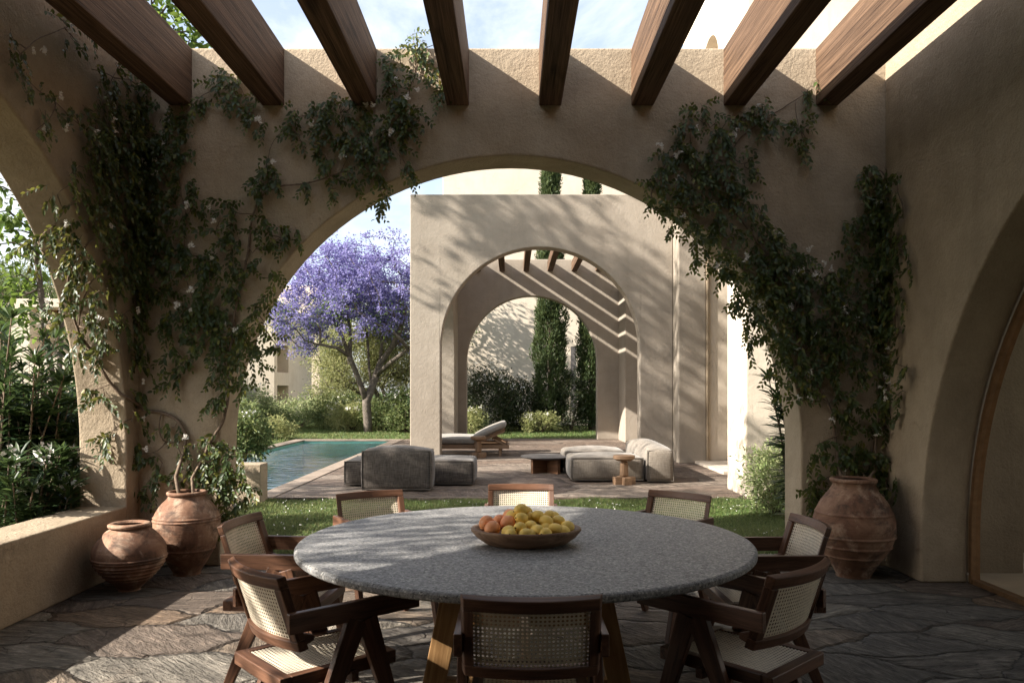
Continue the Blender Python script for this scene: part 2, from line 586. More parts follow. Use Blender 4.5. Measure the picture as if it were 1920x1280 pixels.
def m_fabric(name, a, b):
    t = NT(name)
    p = t.obj()
    w1 = t.noise(t.mapv(p, (9, 9, 100)), 1.0, 2, 0.6)
    w2 = t.noise(t.mapv(p, (100, 100, 9)), 1.0, 2, 0.6)
    f = t.math('ADD', t.math('MULTIPLY', w1, 0.5), t.math('MULTIPLY', w2, 0.5))
    col = t.ramp(f, [(0.38, a), (0.62, b)])
    return t.done(t.pbr(col, 0.95, t.bump(f, 0.3, 0.004), 0.1, **{"Sheen Weight": 0.25}))


def m_water():
    t = NT("pool_water")
    p = t.pos()
    h = t.math('ADD', t.noise(t.mapv(p, (1.3, 4.6, 1)), 1.0, 3, 0.5, 0.6), t.math('MULTIPLY', t.noise(t.mapv(p, (5.5, 9, 1)), 1.0, 2, 0.5, 0.4), 0.4))
    n = t.bump(h, 1.0, 0.055)
    gl = t.node("ShaderNodeBsdfGlossy", ins={"Color": (0.95, 0.97, 1, 1), "Roughness": 0.02, "Normal": n})
    tr = t.node("ShaderNodeBsdfTransparent", ins={"Color": (0.80, 0.95, 0.94, 1)})
    fr = t.node("ShaderNodeFresnel", ins={"IOR": 1.42})
    return t.done(t.node("ShaderNodeMixShader", ins={0: fr.outputs[0], 1: tr.outputs[0], 2: gl.outputs[0]}).outputs[0])


def m_glass():
    t = NT("door_glass")
    gl = t.node("ShaderNodeBsdfGlossy", ins={"Color": (1, 1, 1, 1), "Roughness": 0.01})
    tr = t.node("ShaderNodeBsdfTransparent", ins={"Color": (0.96, 0.87, 0.74, 1)})
    fr = t.node("ShaderNodeFresnel", ins={"IOR": 1.3})
    return t.done(t.node("ShaderNodeMixShader", ins={0: fr.outputs[0], 1: tr.outputs[0], 2: gl.outputs[0]}).outputs[0])


def m_lawn():
    t = NT("lawn_soil")
    p = t.pos()
    f = t.noise(p, 3.0, 7, 0.7)
    g = t.noise(p, 60.0, 4, 0.7)
    f = t.math('ADD', t.math('MULTIPLY', f, 0.55), t.math('MULTIPLY', g, 0.45))
    col = t.ramp(f, [(0.35, (0.022, 0.040, 0.012)), (0.52, (0.050, 0.085, 0.024)), (0.68, (0.10, 0.115, 0.05))])
    return t.done(t.pbr(col, 0.95, t.bump(g, 0.8, 0.02), 0.1))


M['table'] = m_table()
M['terracotta'] = m_terracotta()
M['fabric'] = m_fabric("grey_linen", (0.135, 0.115, 0.094), (0.235, 0.203, 0.168))
M['fabric_dark'] = m_fabric("charcoal_linen", (0.058, 0.048, 0.041), (0.150, 0.128, 0.110))
M['fabric_pale'] = m_fabric("pale_linen", (0.19, 0.17, 0.145), (0.265, 0.24, 0.208))
M['piping'] = m_simple("piping", (0.12, 0.105, 0.09), 0.9, 0.1)
M['water'] = m_water()
M['glass'] = m_glass()
M['lawn'] = m_lawn()
M['soil'] = m_simple("soil", (0.085, 0.06, 0.042), 0.95, 0.1, 8, 0.5, 30, 0.8, 0.03)
M['bronze'] = m_simple("bronze", (0.26, 0.15, 0.075), 0.4, 0.4, 20, 0.2, **{"Metallic": 0.6})
M['tile'] = m_simple("pool_tile", (0.26, 0.60, 0.53), 0.5, 0.3, 5, 0.12)
M['coping'] = m_simple("coping_stone", (0.25, 0.20, 0.16), 0.8, 0.2, 4, 0.25, 30, 0.4, 0.01)
M['floor_in'] = m_simple("pale_floor", (0.55, 0.47, 0.37), 0.45, 0.3, 3, 0.12)
M['dark_stone'] = m_simple("dark_stone", (0.115, 0.105, 0.10), 0.55, 0.3, 30, 0.3)
M['bark'] = m_simple("grey_bark", (0.125, 0.105, 0.088), 0.9, 0.1, 9, 0.4, 22, 0.8, 0.03)
M['bark_dark'] = m_simple("dark_bark", (0.11, 0.085, 0.065), 0.9, 0.1, 9, 0.4, 22, 0.8, 0.03)
M['vine_stem'] = m_simple("vine_stem", (0.17, 0.125, 0.09), 0.85, 0.15, 40, 0.35, 90, 0.5, 0.004)
M['lemon'] = m_simple("lemon_skin", (0.86, 0.61, 0.15), 0.45, 0.4, 12, 0.14, 140, 0.35, 0.002)
M['orange'] = m_simple("orange_skin", (0.86, 0.36, 0.16), 0.45, 0.4, 10, 0.16, 150, 0.4, 0.002)
M['navel'] = m_simple("fruit_navel", (0.035, 0.02, 0.01), 0.9, 0.1)
M['white_petal'] = m_simple("white_petal", (0.80, 0.77, 0.72), 0.7, 0.2)
M['dark_hole'] = m_simple("pot_soil", (0.05, 0.035, 0.025), 0.95, 0.1, 20, 0.4)
M['leaf_vine'] = m_leaf("vine_leaf", [(0.0, (0.020, 0.038, 0.012)), (0.55, (0.042, 0.074, 0.020)), (0.88, (0.080, 0.112, 0.026)), (1.0, (0.20, 0.185, 0.04))], 0.3, 0.42, 0.35)
M['leaf_tree'] = m_leaf("broad_leaf", [(0.0, (0.055, 0.105, 0.022)), (0.6, (0.085, 0.15, 0.030)), (1.0, (0.15, 0.20, 0.04))], 0.45, 0.45)
M['leaf_oleander'] = m_leaf("oleander_leaf", [(0.0, (0.016, 0.036, 0.014)), (0.6, (0.030, 0.062, 0.020)), (1.0, (0.075, 0.11, 0.035))], 0.28, 0.42, 0.35)
M['leaf_olive'] = m_leaf("olive_leaf", [(0.0, (0.13, 0.155, 0.055)), (0.6, (0.22, 0.24, 0.09)), (1.0, (0.34, 0.33, 0.15))], 0.35, 0.55)
M['leaf_shrub'] = m_leaf("shrub_leaf", [(0.0, (0.045, 0.075, 0.024)), (0.6, (0.10, 0.145, 0.046)), (1.0, (0.20, 0.22, 0.09))], 0.35, 0.5)
M['leaf_pale'] = m_leaf("pale_shrub_leaf", [(0.0, (0.10, 0.15, 0.05)), (0.6, (0.17, 0.22, 0.08)), (1.0, (0.34, 0.35, 0.19))], 0.35, 0.5)
M['leaf_dark'] = m_leaf("dark_shrub_leaf", [(0.0, (0.014, 0.024, 0.010)), (0.7, (0.030, 0.046, 0.016)), (1.0, (0.065, 0.070, 0.025))], 0.25, 0.5)
M['leaf_cypress'] = m_leaf("cypress_leaf", [(0.0, (0.030, 0.052, 0.020)), (0.7, (0.065, 0.095, 0.034)), (1.0, (0.12, 0.14, 0.05))], 0.2, 0.6)
M['leaf_pine'] = m_leaf("pine_leaf", [(0.0, (0.04, 0.065, 0.022)), (0.7, (0.085, 0.12, 0.038)), (1.0, (0.16, 0.185, 0.07))], 0.3, 0.6)
M['blossom'] = m_leaf("jacaranda_blossom", [(0.0, (0.075, 0.068, 0.185)), (0.55, (0.135, 0.122, 0.30)), (1.0, (0.30, 0.28, 0.50))], 0.4, 0.6, 0.2)
M['grass'] = m_leaf("grass_blade", [(0.0, (0.035, 0.075, 0.017)), (0.6, (0.070, 0.135, 0.027)), (0.92, (0.13, 0.19, 0.05)), (1.0, (0.30, 0.28, 0.14))], 0.35, 0.5)

# ================================================================== SETTING
import bmesh


def recalc(o):
    bm = bmesh.new()
    bm.from_mesh(o.data)
    bmesh.ops.recalc_face_normals(bm, faces=bm.faces)
    bm.to_mesh(o.data)
    bm.free()
    return o


def arch_panel(mb, axis, u0, u1, c0, c1, H, ac, rad, zs, z0=0.0, n=56):
    """A wall with a round-headed opening: u along the wall, c across it."""
    P2 = [(u0, z0), (u0, H), (u1, z0), (u1, H), (ac - rad, z0), (ac + rad, z0)]
    iA = len(P2)
    for k in range(n + 1):
        an = math.pi * (1 - k / n)
        P2.append((ac + rad * math.cos(an), zs + rad * math.sin(an)))
    iT = len(P2)
    for k in range(n + 1):
        P2.append((ac - rad * math.cos(math.pi * k / n), H))
    F = [(0, 4, iA, iT, 1), (5, 2, 3, iT + n, iA + n)]
    for k in range(n):
        F.append((iA + k, iA + k + 1, iT + k + 1, iT + k))
    loop = [0, 4] + [iA + k for k in range(n + 1)] + [5, 2, 3] + [iT + k for k in range(n, -1, -1)] + [1]
    m = len(P2)

    def w(u, c, z):
        return (u, c, z) if axis == 'x' else (c, u, z)
    vs = [w(u, c0, z) for u, z in P2] + [w(u, c1, z) for u, z in P2]
    fs = list(F) + [tuple(m + i for i in reversed(f)) for f in F]
    for a, b in zip(loop, loop[1:] + loop[:1]):
        fs.append((a, m + a, m + b, b))
    mb.add(vs, fs)


def boxes(name, mat, lst, parent=None, origin=None, bevel=0.0):
    mb = MB(len(name))
    for b in lst:
        mb.box(*b)
    return mb.build(name, mat, parent, None, origin, bevel=bevel)


def sheet(name, mat, x0, x1, y0, y1, z, kind='structure'):
    mb = MB()
    mb.add([(x0, y0, z), (x1, y0, z), (x1, y1, z), (x0, y1, z)], [(0, 1, 2, 3)])
    return tag(mb.build(name, mat), kind=kind)


# ground sheet with the pool cut out of it
gx, gy = (-400, -6.5, -3.22, 400), (-300, 10.62, 23.42, 600)
mb = MB()
for i in range(3):
    for j in range(3):
        if i == 1 and j == 1:
            continue
        mb.add([(gx[i], gy[j], -0.03), (gx[i + 1], gy[j], -0.03), (gx[i + 1], gy[j + 1], -0.03), (gx[i], gy[j + 1], -0.03)], [(0, 1, 2, 3)])
tag(mb.build("ground", M['lawn']), kind='structure')
sheet("courtyard_floor", M['floor'], -3.3, 3.5, -2.7, 7.0, 0.0)
tag(boxes("terrace_paving", M['terrace'], [(-3.258, 5.4, 10.62, 23.95, -0.05, 0.004)]), kind='structure')
sheet("planting_bed", M['soil'], -9.0, -3.4, 1.0, 9.0, -0.02)

# pool
tag(boxes("pool_basin", M['tile'], [(-6.2, -3.52, 10.9, 23.1, -1.05, -0.95), (-6.3, -6.2, 10.8, 23.2, -0.95, -0.02), (-3.52, -3.42, 10.8, 23.2, -0.95, -0.02), (-6.2, -3.52, 10.8, 10.9, -0.95, -0.02), (-6.2, -3.52, 23.1, 23.2, -0.95, -0.02)]), kind='structure')
tag(boxes("pool_coping", M['coping'], [(-6.50, -6.17, 10.55, 23.44, -0.02, 0.016), (-3.55, -3.26, 10.55, 23.44, -0.02, 0.016), (-6.17, -3.55, 10.55, 10.93, -0.02, 0.016), (-6.17, -3.55, 23.07, 23.44, -0.02, 0.016)]), kind='structure')
mb = MB()
mb.add([(-6.2, 10.9, -0.075), (-3.52, 10.9, -0.075), (-3.52, 23.1, -0.075), (-6.2, 23.1, -0.075)], [(0, 1, 2, 3)])
tag(mb.build("pool_water", M['water']), kind='structure')

# ------------------------------------------------------------------ courtyard walls
YW, YB = 6.5, 6.9
HW = 4.325
XL, XLO, XR, XRO = -3.12, -3.507, 3.12, 3.475
LA = dict(ac=3.87, rad=2.43, zs=1.0)
FA = dict(ac=-0.011, rad=2.426, zs=1.0)
RA = dict(ac=3.03, rad=2.90, zs=0.32)

mb = MB()
arch_panel(mb, 'x', -3.51, 3.52, YW, YB, HW, **FA)
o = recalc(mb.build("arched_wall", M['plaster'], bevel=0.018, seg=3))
tag(o, "big sand plaster wall with the wide arch straight ahead, climbers on both sides", "wall")

t = thing("arched_wall", "shaded plaster wall at the left edge, its arch opening onto the oleander bed", "wall", (XL, 3.87, 0))
mb = MB()
arch_panel(mb, 'y', -2.6, YW + 0.02, XLO, XL, HW - 0.004, **LA)
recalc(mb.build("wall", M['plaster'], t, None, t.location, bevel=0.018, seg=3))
boxes("parapet", M['plaster'], [(XLO, XL, 1.44, 6.30, 0.0, 0.527)], t, t.location, 0.012)

t = thing("arched_wall", "dark plaster wall on the right with an arched bronze framed glass door", "wall", (XR, 3.03, 0))
mb = MB()
arch_panel(mb, 'y', -2.6, YW + 0.02, XR, XRO, HW - 0.004, **RA)
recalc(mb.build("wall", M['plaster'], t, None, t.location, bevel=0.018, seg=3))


def arch_ring(mb, c0, c1, ac, rad, zs, w, z0=0.0, n=56):
    pts = [(ac - rad, z0)] + [(ac - rad * math.cos(math.pi * k / n), zs + rad * math.sin(math.pi * k / n)) for k in range(n + 1)] + [(ac + rad, z0)]
    r2 = rad - w
    inn = [(ac - r2, z0)] + [(ac - r2 * math.cos(math.pi * k / n), zs + r2 * math.sin(math.pi * k / n)) for k in range(n + 1)] + [(ac + r2, z0)]
    m = len(pts)
    vs = [(c0, u, z) for u, z in pts] + [(c0, u, z) for u, z in inn] + [(c1, u, z) for u, z in pts] + [(c1, u, z) for u, z in inn]
    fs = []
    for i in range(m - 1):
        a, b = i, i + 1
        fs += [(a, b, m + b, m + a), (2 * m + b, 2 * m + a, 3 * m + a, 3 * m + b), (m + a, m + b, 3 * m + b, 3 * m + a), (b, a, 2 * m + a, 2 * m + b)]
    fs += [(0, m, 3 * m, 2 * m), (m - 1, 3 * m - 1, 4 * m - 1, 2 * m - 1)]
    mb.add(vs, fs)


mb = MB()
arch_ring(mb, XRO + 0.004, XRO + 0.07, RA['ac'], RA['rad'] - 0.002, RA['zs'], 0.036)
mb.box(XRO + 0.004, XRO + 0.07, 0.2, 5.88, 0.002, 0.036)
fr = recalc(mb.build("door_frame", M['bronze'], t, None, t.location))
mb = MB()
n = 56
rr = RA['rad'] - 0.03
pts = [(XRO + 0.036, RA['ac'] - rr, 0.04)] + [(XRO + 0.036, RA['ac'] - rr * math.cos(math.pi * k / n), RA['zs'] + rr * math.sin(math.pi * k / n)) for k in range(n + 1)] + [(XRO + 0.036, RA['ac'] + rr, 0.04)]
mb.add(pts, [tuple(range(len(pts)))])
g = mb.build("glass_pane", M['glass'], fr, None, t.location)

# the room behind the glass door
boxes("room_lining", M['plaster'], [(3.60, 4.02, 6.12, 6.5, 0.03, 3.9), (4.02, 8.0, 6.9, 7.2, 0.03, 3.9), (7.9, 8.2, -2.7, 6.9, 0.03, 0.9), (3.55, 8.2, -2.9, -2.7, 0.03, 3.9), (3.53, 8.2, -2.9, 7.2, 3.9, 4.1)], t, t.location)  # unseen far wall kept low as an added opening, daylight brightens the room
tag(boxes("room_floor", M['floor_in'], [(3.55, 8.0, -2.7, 6.9, -0.02, 0.03)]), kind='structure')
tag(boxes("house_wall", M['plaster'], [(-3.51, 3.52, -2.75, -2.6, 0, HW)]), "plain plaster wall closing the courtyard behind the viewer", "wall")

tag(boxes("roof_slab", M['plaster'], [(-3.6, 9.0, -2.9, 2.7, HW + 0.005, HW + 0.35)]), "unseen flat slab added above the near beams to darken the courtyard", "roof")  # out of view, added to block skylight and darken the near courtyard

# ------------------------------------------------------------------ pergola beams
ORD = ["first", "second", "third", "fourth", "fifth", "sixth", "seventh", "eighth"]
BTXT = ["nearest the left wall, over the dense climber", "with green twigs showing past its left side", "ending above the sparse climber sprigs", "just right of the climber that reaches the wall top",
        "almost straight overhead, its left side lit", "with its whole left side lit golden", "in front of the pale upper house", "nearest the right wall, with a sprig at its end"]
for i in range(8):
    xr = -2.673 + 0.7712 * i
    mb = MB(100 + i)
    mb.box(xr - 0.187, xr, -2.6, YW + 0.03, 3.843, HW - 0.006)
    o = mb.build("pergola_beam", M['beam'], None, (0, 0, 0), bevel=0.009)
    tag(o, ORD[i] + " dark oak beam from the left, " + BTXT[i], "beam", "oak pergola beams over the courtyard")

# ------------------------------------------------------------------ pavilion beyond the lawn
PY0, PY1, PB0, PB1 = 16.26, 16.63, 23.4, 23.76
pav = thing("garden_pavilion", "sand plaster pavilion with nested arches and a beam roof beyond the lawn", "pavilion", (0.6, PY0, 0))
PO = pav.location.copy()
mb = MB()
arch_panel(mb, 'x', -2.13, 3.366, PY0, PY1, 5.57, 0.59, 2.085, 2.385)
recalc(mb.build("front_wall", M['plaster_far'], pav, None, PO, bevel=0.02, seg=2))
mb = MB()
arch_panel(mb, 'x', -2.06, 3.9, PB0, PB1, 5.42, 0.60, 1.96, 2.36)
recalc(mb.build("rear_wall", M['plaster_far'], pav, None, PO, bevel=0.02, seg=2))
mb = MB()
arch_panel(mb, 'y', PY1 + 0.002, PB0 - 0.002, -2.03, -1.62, 5.47, 19.65, 2.35, 2.15)
recalc(mb.build("side_wall", M['plaster_far'], pav, None, PO, bevel=0.02, seg=2))
boxes("buttress", M['plaster_far'], [(3.2, 3.9, 22.0, PB0 - 0.003, 0, 5.40)], pav, PO, 0.015)
boxes("side_wall", M['plaster_far'], [(3.9, 4.3, 16.66, PB1, 0, 5.44)], pav, PO, 0.015)
boxes("buttress", M['plaster_far'], [(3.369, 3.93, 15.74, 16.65, 0, 5.5)], pav, PO, 0.02)
for i in range(8):
    xr = -1.66 + 0.7225 * i
    mb = MB(200 + i)
    mb.box(xr - 0.165, xr, PY1 - 0.02, PB0 + 0.02, 5.06, 5.35)
    mb.build("roof_beam", M['beam'], pav, None, PO, bevel=0.01)

# ------------------------------------------------------------------ the house on the right
hs = thing("house", "pale cream two storey house on the right behind the pavilion and climber", "house", (3.24, 10.7, 0))
HO = hs.location.copy()
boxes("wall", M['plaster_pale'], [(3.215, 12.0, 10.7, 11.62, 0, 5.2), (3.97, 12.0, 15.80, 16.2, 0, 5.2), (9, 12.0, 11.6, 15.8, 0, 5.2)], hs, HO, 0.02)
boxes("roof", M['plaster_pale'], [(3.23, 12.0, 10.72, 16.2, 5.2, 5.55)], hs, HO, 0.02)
boxes("door_frame", M['plaster'], [(3.932, 3.965, 15.72, 15.80, 0.03, 5.2), (3.967, 3.985, 15.735, 15.80, 0.03, 5.2)], hs, HO)
boxes("threshold", M['plaster_pale'], [(3.70, 6.0, 13.6, 15.74, 0.0, 0.05)], hs, HO)
mb = MB()
arch_panel(mb, 'y', 14.0, 19.2, 4.23, 4.70, 14.0, 16.70, 0.76, 8.25, 5.55)
recalc(mb.build("upper_wall", M['plaster_pale'], hs, None, HO, bevel=0.02))
boxes("upper_wall", M['plaster_pale'], [(4.703, 12.0, 14.002, 19.19, 5.55, 13.98)], hs, HO)

# ------------------------------------------------------------------ distant buildings
bd = thing("garden_building", "tall cream building filling the background behind the pavilion and cypresses", "building", (3, 33, 0))
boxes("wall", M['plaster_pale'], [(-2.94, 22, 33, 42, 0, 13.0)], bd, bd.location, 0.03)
boxes("window", M['dark_stone'], [(xat(1070, 33), xat(1079, 33), 32.985, 33.02, 0.6, 3.35)], bd, bd.location)

bd = thing("villa", "cream flat roofed villa with deep loggia openings behind the jacaranda", "building", (-16, 40, 0))
BO = bd.location.copy()
xc = xat(515, 40)
lst = [(-30, xc - 1.4, 40, 47.4, 0, 5.98), (xc - 1.4, xc, 40, 40.45, 0, 5.98), (xc - 1.4, xc, 42.5, 47.4, 0, 5.98), (xc - 1.4, xc, 40.45, 42.5, 5.3, 5.98), (xc - 1.4, xc, 40.45, 42.5, 1.75, 2.45), (xc - 1.4, xc, 40.45, 42.5, 3.9, 4.05), (xc - 1.4, xc, 40.45, 42.5, 4.55, 4.65)]
boxes("lower_block", M['plaster_mid'], lst, bd, BO, 0.02)
boxes("upper_block", M['plaster_pale'], [(-34, xat(600, 50), 50, 60, 0, 8.25)], bd, BO, 0.03)
boxes("doorway", M['dark_stone'], [(xat(455, 40) - 2.0, xat(480, 40), 39.98, 40.1, 0, 1.75)], bd, BO)

bd = thing("garden_house", "cream flat roofed house with a deep framed window, seen through the left arch", "building", (-15, 25, 0))
BO = bd.location.copy()
x0, x1, w0, w1 = -16.1, -11.5, xat(56, 25), xat(130, 25)
zt = EYE + 173 / F_PX * 25
zw0, zw1 = EYE + 62 / F_PX * 25, EYE + 157 / F_PX * 25
lst = [(x0, w0, 25, 29, 0, zt), (w1, x1, 25, 29, 0, zt), (w0, w1, 25, 29, 0, zw0), (w0, w1, 25, 29, zw1, zt), (w0, w1, 26.0, 29, zw0, zw1)]
boxes("wall", M['plaster_pale'], lst, bd, BO, 0.015)
wf = boxes("window_frame", M['bronze'], [(w0 + 0.35, w0 + 0.42, 25.9, 25.98, zw0, zw1), (w0 + 0.75, w0 + 0.82, 25.9, 25.98, zw0, zw1), (w0 + 0.01, w1 - 0.01, 25.9, 25.98, zw1 - 0.07, zw1 - 0.002)], bd, BO)

o = boxes("planter_wall", M['plaster'], [(-6.2, -3.27, 10.12, 10.42, -0.03, 0.51)], bevel=0.012)
tag(o, "low plaster planter wall beside the near end of the pool", "wall")
o = boxes("garden_wall", M['plaster_far'], [(-15, xat(520, 34), 34, 34.4, -0.03, 0.62)], bevel=0.012)
tag(o, "low garden wall among shrubs in front of the loggia villa", "wall")

# ================================================================== TABLE, CHAIRS, BOWL AND FRUIT
TX, TY = 0.063, 3.85
tb = thing("dining_table", "big round grey stone dining table on splayed oak legs", "table", (TX, TY, 0))
mb = MB()
prof = [(0.02, 0.695), (1.075, 0.695), (1.092, 0.699), (1.100, 0.707), (1.100, 0.724), (1.095, 0.731), (1.086, 0.735), (0.02, 0.735)]
mb.lathe(prof, 160)
o = mb.build("tabletop", M['table'], tb)
o.data.polygons.foreach_set("use_smooth", [False] * len(o.data.polygons))
for a in (45, 135, 225, 315):
    ca, sa = math.cos(R(a)), math.sin(R(a))
    mb = MB(a)
    mb.board((0.42 * ca, 0.66 * sa, 0.695), (0.62 * ca, 0.74 * sa, 0.0), (1, 0, 0), 0.098, 0.07)
    mb.build("leg", M['oak'], tb, bevel=0.004)
for s in (-1, 1):
    mb = MB(s + 5)
    mb.board((-0.41, 0.512 * s, 0.19), (0.41, 0.512 * s, 0.19), (0, 0, 1), 0.085, 0.045)
    mb.build("stretcher", M['oak'], tb, bevel=0.003)
    mb = MB(s + 9)
    mb.board((0.36 * s, -0.48, 0.655), (0.36 * s, 0.48, 0.655), (0, 0, 1), 0.075, 0.05)
    mb.build("apron", M['oak'], tb, bevel=0.003)
mb = MB(33)
mb.board((0, -0.488, 0.19), (0, 0.488, 0.19), (0, 0, 1), 0.08, 0.05)
mb.build("stretcher", M['oak'], tb, bevel=0.003)


def cane_mesh(name, wid, hei, fn, pitch=0.0133, hole=0.60, th=0.0016):
    """Woven cane: a sheet with an octagonal hole in every cell, mapped through fn(u, v) -> point."""
    nx, ny = max(2, round(wid / pitch)), max(2, round(hei / pitch))
    V, F = [], []
    dx, dy = wid / nx, hei / ny
    ang = [math.pi / 8 + k * math.pi / 4 for k in range(8)]
    for side in (0, 1):
        for j in range(ny):
            sh = 0.0
            for i in range(nx):
                cx, cy = -wid / 2 + (i + 0.5) * dx, (j + 0.5) * dy
                b = len(V)
                out = [(1, 0.41), (0.41, 1), (-0.41, 1), (-1, 0.41), (-1, -0.41), (-0.41, -1), (0.41, -1), (1, -0.41)]
                for ox, oy in out:
                    V.append((cx + ox * dx / 2, cy + oy * dy / 2, side))
                for ox, oy in out:
                    V.append((cx + ox * dx / 2 * hole, cy + oy * dy / 2 * hole * 1.02, side))
                for k in range(8):
                    F.append((b + k, b + (k + 1) % 8, b + 8 + (k + 1) % 8, b + 8 + k))
                # the corner pieces of the cell
                for (sx, sy, ka, kb) in ((1, 1, 0, 1), (-1, 1, 2, 3), (-1, -1, 4, 5), (1, -1, 6, 7)):
                    V.append((cx + sx * dx / 2, cy + sy * dy / 2, side))
                    F.append((b + ka, len(V) - 1, b + kb))
    pts = []
    for u, v, s in V:
        p, nrm = fn(u, v)
        pts.append(p + nrm * (th * (s - 0.5)))
    me = bpy.data.meshes.new(name)
    me.from_pydata([tuple(p) for p in pts], [], F)
    me.update()
    return me


def make_chair():
    ch = thing("dining_chair", "walnut and cane armchair nearest the viewer with its curved back towards us", "chair", (0, 0, 0), 0, "walnut and cane armchairs round the stone table")
    W2 = 0.2265
    # backrest frame: curved in plan (bulging to the rear), leaning back
    zt, zb, yt, yb = 0.800, 0.520, -0.285, -0.195
    bow = 0.042

    def bp(u, v, off=0.0):
        """u across (-W2..W2), v 0 bottom .. 1 top; off along the outward (rear) normal."""
        y = yb + (yt - yb) * v - bow * (1 - (u / W2) ** 2) + bow * 0.35
        z = zb + (zt - zb) * v
        nrm = Vector((-2 * bow * u / W2 ** 2 * -1 * -1, -1, (yt - yb) / (zt - zb))).normalized()
        return Vector((u, y, z)) + nrm * off, nrm
    br = MB(7)
    nseg = 14

    def rail(v0, v1, th):
        vs, gs, fs = [], [], []
        o1 = br.rng.uniform(-9, 9)
        for i in range(nseg + 1):
            u = -W2 + 2 * W2 * i / nseg
            for v, o_ in ((v0, -th / 2), (v1, -th / 2), (v1, th / 2), (v0, th / 2)):
                vs.append(bp(u, v, o_)[0])
                gs.append((u + o1, v * 0.28, o_))
        for i in range(nseg):
            for k in range(4):
                a, b2 = i * 4 + k, i * 4 + (k + 1) % 4
                fs.append((a, b2, b2 + 4, a + 4))
        fs += [(3, 2, 1, 0), tuple(nseg * 4 + k for k in range(4))]
        br.add(vs, fs, gs)
    rail(0.845, 1.0, 0.034)
    rail(0.0, 0.135, 0.034)
    for s in (-1, 1):
        u0, u1 = s * W2, s * (W2 - 0.034)
        vs, gs = [], []
        o1 = br.rng.uniform(-9, 9)
        for v in (0.137, 0.843):
            for u, o_ in ((u0, -0.016), (u1, -0.016), (u1, 0.016), (u0, 0.016)):
                vs.append(bp(u, v, o_)[0])
                gs.append((v * 0.28 + o1, u, o_))
        br.add(vs, [(3, 2, 1, 0), (4, 5, 6, 7), (0, 1, 5, 4), (1, 2, 6, 5), (2, 3, 7, 6), (3, 0, 4, 7)], gs)
    bo = br.build("backrest", M['walnut'], ch, bevel=0.004)
    recalc(bo)
    cw, chh = 2 * (W2 - 0.032), 0.72 * 0.28
    me = cane_mesh("back_cane", cw, chh, lambda u, v: bp(u, 0.13 + 0.72 * v / chh, 0.0), 0.0145)
    link("cane_panel", me, M['cane'], bo)
    # seat frame
    st = MB(8)
    y0, y1, zs, ft, fw = -0.265, 0.225, 0.432, 0.05, 0.045
    xs = 0.205
    st.board((-xs, y0 + fw / 2, zs - ft / 2), (xs, y0 + fw / 2, zs - ft / 2), (0, 1, 0), fw, ft)
    st.board((-xs, y1 - fw / 2, zs - ft / 2), (xs, y1 - fw / 2, zs - ft / 2), (0, 1, 0), fw, ft)
    for s in (-1, 1):
        st.board((s * (xs - 0.02), y0 + fw, zs - ft / 2), (s * (xs - 0.02), y1 - fw, zs - ft / 2), (1, 0, 0), 0.04, ft)
    so = st.build("seat", M['walnut'], ch, bevel=0.004)
    sw, sd = 2 * (xs - 0.035), (y1 - y0) - 2 * fw + 0.012
    me = cane_mesh("seat_cane", sw, sd, lambda u, v: (Vector((u, y0 + fw - 0.006 + v, zs - 0.004 - 0.006 * (1 - (2 * u / sw) ** 2))), Vector((0, 0, 1))), 0.0145)
    link("cane_panel", me, M['cane'], so)
    for s in (-1, 1):
        x = s * 0.240
        for yf, nm in ((0.255, 1), (-0.235, -1)):
            lg = MB(20 + s + nm * 3)
            lg.board((x, 0.045 + nm * 0.020, 0.598), (x, yf, 0.0), (0, 1, 0), 0.085, 0.032, 0.042, 0.030)
            lg.build("leg", M['walnut'], ch, bevel=0.004)
        ar = MB(30 + s)
        ar.board((x, -0.252, 0.634), (x, 0.305, 0.634), (0, 0, 1), 0.074, 0.028)
        ao = ar.build("arm", M['walnut'], ch, bevel=0.004)
        bk = MB(40 + s)
        bk.board((s * 0.2095, -0.200, 0.560), (s * 0.2095, -0.140, 0.560), (0, 0, 1), 0.06, 0.026, 0.02, 0.026)
        bk.build("bracket", M['walnut'], ch, bevel=0.003)
    rl = MB(50)
    rl.board((-0.224, 0.03, 0.405 - 0.028), (0.224, 0.03, 0.405 - 0.028), (0, 0, 1), 0.04, 0.03)
    rl.build("stretcher", M['walnut'], ch, bevel=0.003)
    return ch


CH = [(-90, "walnut and cane armchair nearest the viewer, its curved back in the middle foreground"),
      (-135, "walnut and cane armchair at the near left of the table, lit paving beside it"),
      (180, "walnut and cane armchair at the left end of the table, beside the terracotta pots"),
      (135, "walnut and cane armchair at the far left of the table, charcoal sofa behind it"),
      (90, "walnut and cane armchair straight across the table behind the fruit bowl"),
      (45, "walnut and cane armchair at the far right of the table, grass showing through its cane"),
      (0, "walnut and cane armchair at the right end of the table, before the ringed terracotta jar"),
      (-45, "walnut and cane armchair at the near right of the table, dark paving beside it")]
c0 = make_chair()
PLACE = [(1.07, -90, 0), (1.115, -138, -48.3), (1.21, 173, -95.4), (1.33, 130, -148), (1.38, 90, 180), (1.31, 50, 136.6), (1.20, 6, 91.5), (1.11, -41, 43.4)]
for k, ((a, lab), (rad, ang, rz)) in enumerate(zip(CH, PLACE)):
    loc = (TX + rad * math.cos(R(ang)), TY + rad * math.sin(R(ang)), 0)
    if k == 0:
        c0.location, c0.rotation_euler = loc, (0, 0, R(rz))
        c0["label"] = lab
    else:
        dup(c0, loc, R(rz), lab)

